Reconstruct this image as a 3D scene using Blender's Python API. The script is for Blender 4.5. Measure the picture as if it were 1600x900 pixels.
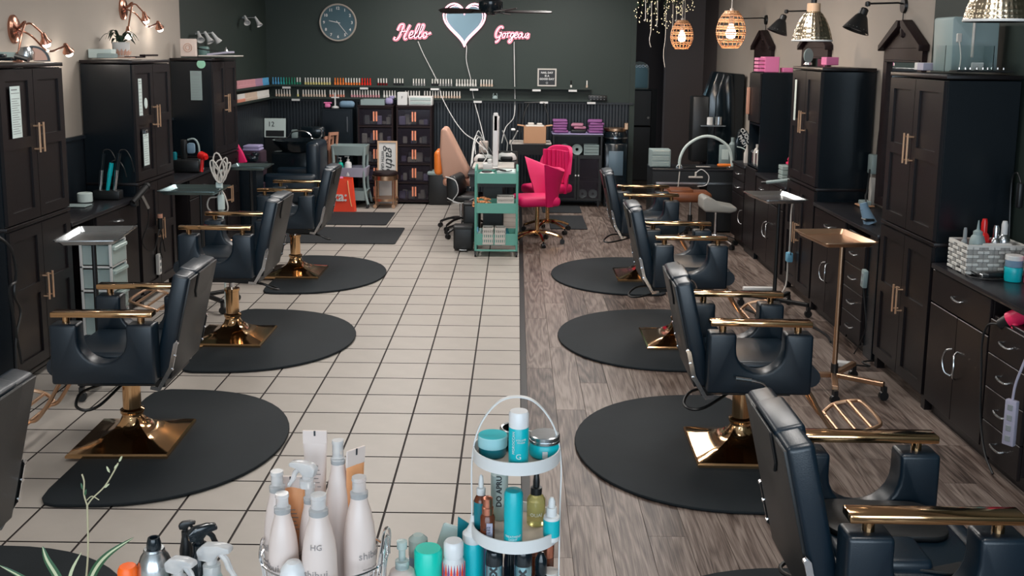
import bpy, bmesh, math, random
from mathutils import Matrix, Vector
PI = math.pi
random.seed(7)
for o in list(bpy.data.objects): bpy.data.objects.remove(o)
SC = bpy.context.scene
COL = SC.collection
# ---------------------------------------------------------------- camera
cd = bpy.data.cameras.new('camera'); cam = bpy.data.objects.new('camera', cd); COL.objects.link(cam)
cd.sensor_width = 36.0; cd.lens = 1564.63/1600*36; cd.shift_y = -130/1600
cam.matrix_world = Matrix.Translation((0.2591, -3.8656, 2.0273)) @ (Matrix.Rotation(.003605, 4, 'Z') @ Matrix.Rotation(PI/2-.15306, 4, 'X') @ Matrix.Rotation(.010887, 4, 'Z'))
cd.clip_start = .05; cd.clip_end = 60
SC.camera = cam
# ---------------------------------------------------------------- world, lights, exposure
w = bpy.data.worlds.new('sky'); SC.world = w; w.use_nodes = True
w.node_tree.nodes['Background'].inputs[0].default_value = (.72, .85, 1, 1)
w.node_tree.nodes['Background'].inputs[1].default_value = 1.2
SC.view_settings.view_transform = 'Standard'; SC.view_settings.look = 'None'
SC.view_settings.gamma = 1; SC.view_settings.exposure = 0.0
def area(name, loc, rot, sx, sy, power, col):
    l = bpy.data.lights.new(name, 'AREA'); l.shape = 'RECTANGLE'; l.size = sx; l.size_y = sy; l.energy = power; l.color = col
    o = bpy.data.objects.new(name, l); COL.objects.link(o); o.location = loc; o.rotation_euler = rot; return o
# daylight standing outside each pane of the shop front (behind the photographer)
for sx in (-2.05, 0.0, 2.05):
    area('daylight', (sx, -6.35, 1.65), (PI/2, 0, 0), 1.75, 2.3, 78, (.74, .88, 1))
CEIL = 3.15
TROFFERS = [(-1.35, -1.2), (1.35, -1.2), (-1.35, 1.9), (1.35, 1.9), (-1.35, 5.0), (1.35, 5.0), (-1.0, 8.0), (.9, 8.0)]
for tx, ty in TROFFERS:
    area('ceiling_lamp_light', (tx, ty, CEIL-.06), (0, 0, 0), .55, 1.15, {-1.2: 22, 1.9: 32, 5.0: 46, 8.0: 50}[ty], (1, .955, .91))
# ---------------------------------------------------------------- materials
def nodes(name):
    m = bpy.data.materials.new(name); m.use_nodes = True
    return m, m.node_tree.nodes, m.node_tree.links, m.node_tree.nodes['Principled BSDF']
def mat(name, col, rough=.5, metal=0, var=0, bump=0, bscale=60, emit=None, es=0, trans=0, spec=.5, alpha=1, mott=0, mscale=4, coat=0):
    m, N, L, B = nodes(name)
    B.inputs['Base Color'].default_value = (*col, 1); B.inputs['Roughness'].default_value = rough
    B.inputs['Metallic'].default_value = metal; B.inputs['Specular IOR Level'].default_value = spec
    B.inputs['Coat Weight'].default_value = coat
    if trans: B.inputs['Transmission Weight'].default_value = trans; B.inputs['IOR'].default_value = 1.25
    if alpha < 1: B.inputs['Alpha'].default_value = alpha
    if emit: B.inputs['Emission Color'].default_value = (*emit, 1); B.inputs['Emission Strength'].default_value = es
    if var or mott:
        hs = N.new('ShaderNodeHueSaturation'); hs.inputs['Color'].default_value = (*col, 1)
        L.new(hs.outputs[0], B.inputs['Base Color'])
        src = None
        if var:
            oi = N.new('ShaderNodeObjectInfo'); src = oi.outputs['Random']
            mr = N.new('ShaderNodeMapRange'); mr.inputs['To Min'].default_value = 1-var; mr.inputs['To Max'].default_value = 1+var
            L.new(src, mr.inputs[0]); src = mr.outputs[0]
        if mott:
            tc = N.new('ShaderNodeTexCoord'); nz = N.new('ShaderNodeTexNoise'); nz.inputs['Scale'].default_value = mscale; nz.inputs['Detail'].default_value = 5
            L.new(tc.outputs['Object'], nz.inputs['Vector'])
            m2 = N.new('ShaderNodeMapRange'); m2.inputs['From Min'].default_value = .3; m2.inputs['From Max'].default_value = .7
            m2.inputs['To Min'].default_value = 1-mott; m2.inputs['To Max'].default_value = 1+mott
            L.new(nz.outputs[0], m2.inputs[0])
            if src:
                mm = N.new('ShaderNodeMath'); mm.operation = 'MULTIPLY'; L.new(src, mm.inputs[0]); L.new(m2.outputs[0], mm.inputs[1]); src = mm.outputs[0]
            else: src = m2.outputs[0]
        L.new(src, hs.inputs['Value'])
    if bump:
        tc = N.new('ShaderNodeTexCoord'); nz = N.new('ShaderNodeTexNoise'); nz.inputs['Scale'].default_value = bscale; nz.inputs['Detail'].default_value = 4
        bp = N.new('ShaderNodeBump'); bp.inputs['Strength'].default_value = bump; bp.inputs['Distance'].default_value = .01
        L.new(tc.outputs['Object'], nz.inputs['Vector']); L.new(nz.outputs[0], bp.inputs['Height']); L.new(bp.outputs[0], B.inputs['Normal'])
    return m
def wood_floor():
    m, N, L, B = nodes('plank_wood')
    tc = N.new('ShaderNodeTexCoord'); oi = N.new('ShaderNodeObjectInfo')
    cb = N.new('ShaderNodeCombineXYZ'); mu = N.new('ShaderNodeMath'); mu.operation = 'MULTIPLY'; mu.inputs[1].default_value = 37
    L.new(oi.outputs['Random'], mu.inputs[0]); L.new(mu.outputs[0], cb.inputs[0]); L.new(mu.outputs[0], cb.inputs[1]); L.new(mu.outputs[0], cb.inputs[2])
    mp = N.new('ShaderNodeMapping'); mp.inputs['Scale'].default_value = (6, .62, 1)
    L.new(tc.outputs['Object'], mp.inputs['Vector'])
    ad = N.new('ShaderNodeVectorMath'); ad.operation = 'ADD'; L.new(mp.outputs[0], ad.inputs[0]); L.new(cb.outputs[0], ad.inputs[1])
    n1 = N.new('ShaderNodeTexNoise'); n1.inputs['Scale'].default_value = 1.1; n1.inputs['Detail'].default_value = 2.5; n1.inputs['Distortion'].default_value = .25
    L.new(ad.outputs[0], n1.inputs['Vector'])
    # growth rings: contour lines of the noise field, the cathedral figure of sawn oak
    m3 = N.new('ShaderNodeMath'); m3.operation = 'MULTIPLY'; m3.inputs[1].default_value = 11; L.new(n1.outputs[0], m3.inputs[0])
    m4 = N.new('ShaderNodeMath'); m4.operation = 'PINGPONG'; m4.inputs[1].default_value = .5; L.new(m3.outputs[0], m4.inputs[0])
    mpf = N.new('ShaderNodeMapping'); mpf.inputs['Scale'].default_value = (160, 5, 1); L.new(tc.outputs['Object'], mpf.inputs['Vector'])
    n2 = N.new('ShaderNodeTexNoise'); n2.inputs['Scale'].default_value = 1; n2.inputs['Detail'].default_value = 5; L.new(mpf.outputs[0], n2.inputs['Vector'])
    mix = N.new('ShaderNodeMath'); mix.operation = 'MULTIPLY_ADD'; L.new(m4.outputs[0], mix.inputs[0]); mix.inputs[1].default_value = .62; L.new(n2.outputs[0], mix.inputs[2])
    n3 = N.new('ShaderNodeTexNoise'); n3.inputs['Scale'].default_value = .5; n3.inputs['Detail'].default_value = 3; L.new(ad.outputs[0], n3.inputs['Vector'])
    a2 = N.new('ShaderNodeMath'); a2.operation = 'MULTIPLY_ADD'; L.new(n3.outputs[0], a2.inputs[0]); a2.inputs[1].default_value = .9; L.new(mix.outputs[0], a2.inputs[2])
    a3 = N.new('ShaderNodeMath'); a3.operation = 'MULTIPLY_ADD'; L.new(oi.outputs['Random'], a3.inputs[0]); a3.inputs[1].default_value = .26; L.new(a2.outputs[0], a3.inputs[2])
    cr = N.new('ShaderNodeValToRGB'); L.new(a3.outputs[0], cr.inputs[0])
    e = cr.color_ramp.elements; e[0].position = .52; e[0].color = (.03, .019, .015, 1); e[1].position = 1.5 if False else 1.0; e[1].color = (.25, .20, .172, 1)
    k = e.new(.78); k.color = (.115, .082, .068, 1)
    mr = N.new('ShaderNodeMapRange'); mr.inputs['From Min'].default_value = .82; mr.inputs['From Max'].default_value = 1.62; L.new(a3.outputs[0], mr.inputs[0]); L.new(mr.outputs[0], cr.inputs[0])
    e[0].position = .08; e[1].position = .42; e[2].position = .85
    L.new(cr.outputs[0], B.inputs['Base Color']); B.inputs['Roughness'].default_value = .42
    bp = N.new('ShaderNodeBump'); bp.inputs['Strength'].default_value = .25; bp.inputs['Distance'].default_value = .002; L.new(mix.outputs[0], bp.inputs['Height']); L.new(bp.outputs[0], B.inputs['Normal'])
    return m
M = {}
def C(name, *a, **k): M[name] = mat(name, *a, **k)
C('tile', (.405, .37, .335), .42, var=.035, mott=.035, mscale=7, bump=.03, bscale=30)
C('grout', (.018, .012, .011), .8)
M['plank'] = wood_floor()
C('rubber', (.0125, .017, .0205), .7, spec=.22, mott=.12, mscale=3, bump=.05, bscale=200)
C('leather', (.003, .0115, .021), .34, bump=.05, bscale=260, spec=.6)
C('leather_back', (.012, .013, .014), .42, bump=.08, bscale=260)
C('gold', (.70, .43, .22), .10, 1)
C('gold_soft', (.62, .40, .26), .32, 1)
C('chrome', (.75, .76, .78), .16, 1)
C('steel', (.5, .5, .5), .35, 1)
C('silver', (.55, .58, .60), .25, 1)
C('tray_dark', (.16, .23, .24), .3, 1)
C('purple_dark', (.025, .008, .02), .7)
C('aqua_dull', (.10, .18, .17), .5)
C('black_plastic', (.008, .009, .010), .4)
C('black_gloss', (.006, .011, .015), .14)
C('cabinet', (.0055, .0034, .0044), .40, spec=.42, bump=.03, bscale=90)
C('cabinet_side', (.0022, .0055, .009), .27, bump=.03, bscale=90)
C('counter', (.012, .012, .015), .3)
C('cream', (.36, .32, .28), .75, mott=.03, mscale=1.5, bump=.03, bscale=120)
C('green_wall', (.0165, .028, .0235), .62, mott=.05, mscale=1, bump=.03, bscale=120)
C('wainscot', (.008, .013, .019), .45)
C('hall', (.11, .088, .086), .45)
C('grey_trim', (.14,.13,.14), .6)
C('hall_dark', (.085, .072, .08), .6)
C('ceiling', (.55, .54, .52), .85)
C('white', (.62, .62, .61), .5)
C('white_gloss', (.68, .68, .68), .3)
C('offwhite', (.52, .49, .45), .6)
C('paper', (.56, .66, .64), .7)
C('ink', (.02, .025, .03), .6)
C('grey_ink', (.22, .24, .25), .6)
C('teal', (.0, .40, .45), .35)
C('teal_dark', (.0, .16, .20), .35)
C('mint', (.0, .55, .42), .35)
C('aqua_cart', (.11, .34, .28), .42)
C('pale_blue', (.24, .31, .31), .5)
C('pale_blue2', (.34, .33, .42), .5)
C('orange', (.9, .22, .03), .4)
C('orange_red', (.85, .06, .02), .45)
C('handle_gold', (.85, .55, .36), .3, .75)
C('orange_cap', (.95, .13, .005), .4)
C('tan', (.50, .25, .17), .45)
C('magenta', (.62, .0, .10), .6)
C('pink', (.70, .18, .38), .5)
C('purple', (.22, .075, .22), .85)
C('lilac', (.3, .27, .45), .8)
C('brown_leather', (.17, .055, .022), .35)
C('cardboard', (.46, .25, .14), .8)
C('dark_wood', (.016, .008, .009), .55, spec=.25)
C('mirror', (.8, .84, .85), .03, 1)
C('glass', (.9, .95, .95), .05, 0, trans=1, spec=.5)
C('smoked', (.03, .024, .035), .12, alpha=.35)
C('clear_plastic', (.62, .74, .72), .2, trans=.55)
C('leaf', (.022, .085, .035), .4)
C('leaf_dark', (.012, .03, .018), .4)
C('stem', (.42, .38, .24), .5)
C('leaf_cream', (.5, .52, .33), .5)
C('copper', (.50, .25, .18), .25, 1)
C('brass_hammered', (.72, .60, .44), .22, 1)
C('rattan', (.52, .27, .13), .6)
C('light_wood', (.62, .40, .25), .5)
C('red_plastic', (.6, .012, .012), .25)
C('hot_pink', (.75, .02, .10), .35)
C('amber', (.12, .028, .01), .2)
C('rose_gold', (.62, .24, .16), .3, 1)
C('peach', (.80, .36, .16), .35)
C('milk', (.66, .55, .50), .35)
C('bottle_label', (.6, .55, .5), .6)
C('oil', (.75, .68, .3), .1, trans=.8)
C('wicker_light', (.62, .61, .57), .7); C('wicker_dark', (.32, .31, .29), .7)
C('rug', (.016, .019, .022), .95, bump=.3, bscale=300)
C('bulb', (1, .95, .85), .3, emit=(1, .93, .82), es=14)
C('bulb_warm', (1, .9, .8), .3, emit=(1, .82, .66), es=7)
C('fairy', (1, .85, .5), .3, emit=(1, .80, .50), es=1.6)
C('neon', (1, .7, .75), .3, emit=(1, .40, .50), es=1.9)
C('neon_back', (.75, .30, .38), .4)
C('troffer', (1, 1, 1), .4, emit=(1, .95, .88), es=2.5)
C('blue_cloth', (.16, .26, .36), .8)
C('sky_blue_plastic', (.16, .42, .60), .4)
# ---------------------------------------------------------------- mesh helpers
class MB:
    def __init__(s): s.v = []; s.f = []; s.m = []; s.sm = []
    def add(s, vs, fs, mi=0, T=None):
        b = len(s.v)
        s.v += [tuple(T @ Vector(p)) if T else tuple(p) for p in vs]
        s.f += [tuple(b+i for i in f) for f in fs]; s.m += [mi]*len(fs); return s
    def box(s, x0, x1, y0, y1, z0, z1, mi=0, T=None):
        return s.add([(x0,y0,z0),(x1,y0,z0),(x1,y1,z0),(x0,y1,z0),(x0,y0,z1),(x1,y0,z1),(x1,y1,z1),(x0,y1,z1)],
                     [(0,3,2,1),(4,5,6,7),(0,1,5,4),(1,2,6,5),(2,3,7,6),(3,0,4,7)], mi, T)
    def bm(s, bm, mi=0, T=None):
        bm.verts.index_update(); s.add([v.co.copy() for v in bm.verts], [[v.index for v in f.verts] for f in bm.faces], mi, T); bm.free(); return s
    def rbox(s, cx, cy, cz, sx, sy, sz, r=.01, seg=2, mi=0, T=None):
        b = bmesh.new(); bmesh.ops.create_cube(b, size=1)
        for v in b.verts: v.co = Vector((cx+v.co.x*sx, cy+v.co.y*sy, cz+v.co.z*sz))
        bmesh.ops.bevel(b, geom=b.edges[:], offset=min(r, .49*min(sx, sy, sz)), segments=seg, affect='EDGES', profile=.5)
        return s.bm(b, mi, T)
    def prism(s, poly, a, b_, axis='y', r=0, seg=2, mi=0, T=None):
        # poly: 2D points; axis 'y' -> (x,z) extruded along y; 'x' -> (y,z); 'z' -> (x,y)
        f = {'y': lambda p, t: (p[0], t, p[1]), 'x': lambda p, t: (t, p[0], p[1]), 'z': lambda p, t: (p[0], p[1], t)}[axis]
        b = bmesh.new(); va = [b.verts.new(f(p, a)) for p in poly]; vb = [b.verts.new(f(p, b_)) for p in poly]
        n = len(poly); caps = [b.faces.new(va), b.faces.new(vb[::-1])]
        for i in range(n): b.faces.new([va[i], vb[i], vb[(i+1) % n], va[(i+1) % n]])
        bmesh.ops.recalc_face_normals(b, faces=b.faces)
        if r:
            es = [e for c in caps for e in c.edges] + [e for e in b.edges if e.calc_face_angle(0) > .6 and not any(c in caps for c in e.link_faces)]
            bmesh.ops.bevel(b, geom=list(set(es)), offset=r, segments=seg, affect='EDGES', profile=.5, clamp_overlap=True)
        return s.bm(b, mi, T)
    def cyl(s, p0, p1, r0, r1=None, n=14, mi=0, T=None, cap=True):
        return s.tube([p0, p1], [r0, r0 if r1 is None else r1], n, mi=mi, T=T, cap=cap)
    def tube(s, pts, r, n=8, closed=False, mi=0, T=None, cap=True):
        P = [Vector(p) for p in pts]; k = len(P); R = r if isinstance(r, (list, tuple)) else [r]*k
        d0 = (P[1]-P[0]).normalized(); up = Vector((0,0,1)) if abs(d0.z) < .9 else Vector((1,0,0))
        u = d0.cross(up).normalized(); vs = []
        for i in range(k):
            if closed: t = (P[(i+1) % k]-P[i-1])
            else: t = (P[min(i+1, k-1)]-P[max(i-1, 0)])
            t = t.normalized() if t.length > 1e-9 else d0
            u = (u-t*u.dot(t)); u = u.normalized() if u.length > 1e-6 else t.orthogonal().normalized()
            w_ = t.cross(u)
            for j in range(n):
                a = 2*PI*j/n; vs.append(P[i]+(u*math.cos(a)+w_*math.sin(a))*R[i])
        fs = []
        for i in range(k if closed else k-1):
            for j in range(n):
                a = i*n+j; b = i*n+(j+1) % n; c = ((i+1) % k)*n+(j+1) % n; d = ((i+1) % k)*n+j; fs.append((a, b, c, d))
        if not closed and cap: fs += [tuple(range(n))[::-1], tuple((k-1)*n+j for j in range(n))]
        return s.add(vs, fs, mi, T)
    def lathe(s, prof, c=(0,0,0), n=20, mi=0, T=None, sx=1, sy=1):
        vs = []; fs = []; k = len(prof)
        for r, z in prof:
            for j in range(n): vs.append((c[0]+sx*r*math.cos(2*PI*j/n), c[1]+sy*r*math.sin(2*PI*j/n), c[2]+z))
        for i in range(k-1):
            for j in range(n): fs.append((i*n+j, i*n+(j+1) % n, (i+1)*n+(j+1) % n, (i+1)*n+j))
        if prof[0][0] > 1e-5: fs.append(tuple(range(n))[::-1])
        if prof[-1][0] > 1e-5: fs.append(tuple((k-1)*n+j for j in range(n)))
        return s.add(vs, fs, mi, T)
    def build(s, name, mats, parent=None, loc=None, ang=35, flat=False):
        me = bpy.data.meshes.new(name); me.from_pydata(s.v, [], s.f)
        if not isinstance(mats, (list, tuple)): mats = [mats]
        for m in mats: me.materials.append(M[m] if isinstance(m, str) else m)
        me.polygons.foreach_set('material_index', s.m)
        if not flat:
            me.polygons.foreach_set('use_smooth', [True]*len(s.f)); me.set_sharp_from_angle(angle=math.radians(ang))
        me.update(); o = bpy.data.objects.new(name, me); COL.objects.link(o)
        if parent: o.parent = parent
        if loc: o.location = loc
        return o
def tag(o, label=None, cat=None, group=None, kind=None):
    if label: o['label'] = label
    if cat: o['category'] = cat
    if group: o['group'] = group
    if kind: o['kind'] = kind
    return o
def thing(name, label, cat, loc=(0,0,0), rz=0, group=None):
    o = bpy.data.objects.new(name, None); COL.objects.link(o); o.empty_display_size = .05
    o.location = loc; o.rotation_euler = (0, 0, rz); return tag(o, label, cat, group)
def copy_tree(o, parent=None, loc=None, rz=None, label=None, mats=None):
    c = o.copy(); COL.objects.link(c)
    if parent: c.parent = parent
    if loc: c.location = loc
    if rz is not None: c.rotation_euler = (0, 0, rz)
    if label: c['label'] = label
    for ch in list(o.children): copy_tree(ch, c)
    return c
def struct(name, mb, mats, parent=None, **k):
    o = mb.build(name, mats, parent, **k)
    if not parent: o['kind'] = 'structure'
    return o
def B1(*a): return MB().box(*a)
def arc(cx, cy, r, a0, a1, n): return [(cx+r*math.cos(a0+(a1-a0)*i/n), cy+r*math.sin(a0+(a1-a0)*i/n)) for i in range(n+1)]
def rrect(x0, x1, y0, y1, r, n=4):
    return arc(x1-r, y1-r, r, 0, PI/2, n)+arc(x0+r, y1-r, r, PI/2, PI, n)+arc(x0+r, y0+r, r, PI, 1.5*PI, n)+arc(x1-r, y0+r, r, 1.5*PI, 2*PI, n)
def smooth(pts, n=6, closed=False):
    P = [Vector(p) for p in pts]; out = []; k = len(P)
    for i in range(k if closed else k-1):
        if closed: a, b, c, d = P[i-1], P[i], P[(i+1) % k], P[(i+2) % k]
        else: a, b, c, d = P[max(i-1, 0)], P[i], P[i+1], P[min(i+2, k-1)]
        for j in range(n):
            t = j/n; out.append(.5*((2*b)+(c-a)*t+(2*a-5*b+4*c-d)*t*t+(3*b-a-3*c+d)*t**3))
    if not closed: out.append(P[-1])
    return out
def text(s, size, T, mats, name, parent, ext=.0008, shear=0, bold=0, kind=None, wrap=None):
    cu = bpy.data.curves.new('t', 'FONT'); cu.body = s; cu.size = size; cu.extrude = ext; cu.align_x = 'CENTER'; cu.align_y = 'CENTER'; cu.shear = shear; cu.offset = bold; cu.resolution_u = 2
    to = bpy.data.objects.new('t', cu); COL.objects.link(to)
    dg = bpy.context.evaluated_depsgraph_get(); me = bpy.data.meshes.new_from_object(to.evaluated_get(dg)); bpy.data.objects.remove(to)
    if wrap:   # bend round a cylinder of radius wrap standing on the z axis, facing -y
        for v in me.vertices:
            a = v.co.x/wrap; v.co = Vector((math.sin(a)*(wrap+v.co.z+.0008), -math.cos(a)*(wrap+v.co.z+.0008), v.co.y))
    me.transform(T); me.materials.clear(); me.materials.append(M[mats]); o = bpy.data.objects.new(name, me); COL.objects.link(o)
    if parent: o.parent = parent
    return o
TR = Matrix.Translation
def RZ(a): return Matrix.Rotation(a, 4, 'Z')
def RX(a): return Matrix.Rotation(a, 4, 'X')
def RY(a): return Matrix.Rotation(a, 4, 'Y')
# ---------------------------------------------------------------- the setting
T_ = .3048
XB = 1.0*T_
WL, WR, YB, YF = -3.08, 3.05, 9.6, -6.0
floor = struct('floor', MB().box(WL-.2, WR+.2, YF-.2, YB+3.8, -.1, -.004), 'grout')
g = .0052
tm = MB(); h_ = .0052; tm.add([(h_,g,0),(T_-h_,g,0),(T_-h_,T_-g,0),(h_,T_-g,0),(h_-.001,g-.001,-.004),(T_-h_+.001,g-.001,-.004),(T_-h_+.001,T_-g+.001,-.004),(h_-.001,T_-g+.001,-.004)],
    [(0,1,2,3),(4,5,1,0),(5,6,2,1),(6,7,3,2),(7,4,0,3)]); tm.m = [0,1,1,1,1]
t0 = None; stuff = MB()
for j in range(-20, 32):
    for k in range(-10, 1):
        X = (k)*T_; Y = j*T_
        if -3 <= j <= 23:
            if t0 is None: t0 = tm.build('tile', ['tile', 'grout'], floor, flat=True); t0.location = (X, Y, 0)
            else: c = t0.copy(); COL.objects.link(c); c.location = (X, Y, 0)
        elif Y < YB: stuff.add([(p[0]+X, min(p[1]+Y, YB), p[2]) for p in tm.v], tm.f); stuff.m[-4:] = [1]*4
tag(stuff.build('tile', ['tile', 'grout'], floor, flat=True), kind='stuff')
PW, PL = .165, 1.22
pm = MB(); pg = .0011
pm.add([(pg,pg,.002),(PW-pg,pg,.002),(PW-pg,PL-pg,.002),(pg,PL-pg,.002),(0,0,-.004),(PW,0,-.004),(PW,PL,-.004),(0,PL,-.004)], [(0,1,2,3),(4,5,1,0),(5,6,2,1),(6,7,3,2),(7,4,0,3)])
p0 = None
for i in range(17):
    off = (i*.47) % 1.22
    for j in range(-1, 12):
        loc = (XB+.042+i*PW-.006, -1.3+off+j*PL-PL, 0)
        if loc[1] > 12: continue
        if p0 is None: p0 = pm.build('plank', 'plank', floor, flat=True); p0.location = loc
        else: c = p0.copy(); COL.objects.link(c); c.location = loc
struct('trim_1', B1(XB-.002, XB+.036, YF, 9.55, -.004, .007), 'black_plastic')
wl = MB().box(WL-.12, WL, YF, 6.17, 0, CEIL).box(WL-.12, WL, 6.17, YB+.12, 0, CEIL, 1); struct('wall_left', wl, ['cream', 'green_wall'])
wr = MB().box(WR, WR+.12, YF, 2.97, 0, CEIL, 1).box(WR, WR+.12, 2.97, 10.3, 0, CEIL); wr.box(WR, WR+.12, 10.3, 13.4, 0, CEIL, 2); struct('wall_right', wr, ['cream', 'green_wall', 'hall'])
XE = 1.815
struct('wall_back', B1(WL, XE, YB, YB+.12, 0, CEIL), 'green_wall')
struct('wall_hall', B1(2.49, WR, 11.3, 11.42, 0, CEIL), 'hall')
struct('wall_hall_end', B1(XE-.3, WR+.1, 12.95, 13.05, 0, CEIL), 'hall_dark')
struct('wall_hall_side', B1(XE-.12, XE-.002, YB+.12, 13.0, 0, CEIL), 'hall_dark')
struct('trim_2', B1(XE-.05, XE+.02, YB-.012, YB+.14, 0, CEIL), 'green_wall')
struct('trim_3', B1(2.46, 2.49, 11.28, 11.34, 0, CEIL), 'grey_trim')
struct('trim_4', B1(XE-.3, 2.6, 12.93, 12.95, 0, 1.42), 'wainscot')
struct('ceiling', B1(WL-.2, WR+.2, YF-.2, YB+3.8, CEIL, CEIL+.1), 'ceiling')
# beadboard: one vertical bead after the other, joined (each far below ten pixels)
def bead(x0, x1, z0, z1, step=.042):
    b = MB(); x = x0
    while x < x1-1e-6:
        xx = min(x+step, x1)
        b.add([(x,0,z0),(x+.006,-.008,z0),(xx-.006,-.008,z0),(xx,0,z0),(x,0,z1),(x+.006,-.008,z1),(xx-.006,-.008,z1),(xx,0,z1)], [(0,1,5,4),(1,2,6,5),(2,3,7,6)]); x += step
    return b
bd = bead(WL, XE-.05, 0, 1.325); o = struct('trim_5', bd, 'wainscot', flat=True); o.location = (0, YB-.003, 0)
o = struct('trim_6', bead(0, 5.2, 0, 1.325), 'wainscot', flat=True); o.rotation_euler = (0, 0, PI/2); o.location = (WL+.003, 4.4, 0)
struct('trim_7', B1(WL, WL+.01, 1.0, 4.4, 0, 1.325), 'wainscot')
struct('trim_8', B1(WL, XE, YB-.03, YB, 1.325, 1.35), 'wainscot')
struct('trim_9', B1(WL, WL+.03, 1.0, YB-.03, 1.325, 1.35), 'wainscot')
struct('baseboard_back', B1(WL, XE, YB-.02, YB, 0, .1), 'wainscot')
# shop front behind the camera, with its three panes
wf = MB(); wf.box(WL, WR, YF-.12, YF, 0, .45); wf.box(WL, WR, YF-.12, YF, 2.85, CEIL)
for a, b in ((WL, -2.95), (-1.15, -.9), (.9, 1.15), (2.95, WR)): wf.box(a, b, YF-.12, YF, .45, 2.85)
struct('wall_front', wf, 'offwhite')
for i, xc in enumerate((-2.05, 0, 2.05)):
    fr = MB(); x0, x1 = xc-.9, xc+.9
    fr.box(x0, x0+.05, YF-.09, YF-.03, .45, 2.85).box(x1-.05, x1, YF-.09, YF-.03, .45, 2.85).box(x0, x1, YF-.09, YF-.03, .45, .5).box(x0, x1, YF-.09, YF-.03, 2.8, 2.85).box(x0+.05, x1-.05, YF-.085, YF-.035, 1.0, 1.05)
    struct('window_%d' % (i+1), fr, 'black_plastic')
for tx, ty in TROFFERS:
    t = thing('ceiling_light', 'rectangular white ceiling light over the %s, %s, above the frame' % ('tiles' if tx < 0 else 'wood floor', {-1.2: 'nearest the camera', 1.9: 'second from the camera', 5.0: 'third from the camera', 8.0: 'nearest the back wall'}[ty]), 'ceiling light', (tx, ty, CEIL), 0, 'rectangular ceiling lights above the salon')
    MB().box(-.32,-.28,-.62,.62,-.05,0).box(.28,.32,-.62,.62,-.05,0).box(-.28,.28,-.62,-.58,-.05,0).box(-.28,.28,.58,.62,-.05,0).build('frame', 'white', t)
    B1(-.28,.28,-.58,.58,-.03,-.01).build('diffuser', 'troffer', t)
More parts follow.
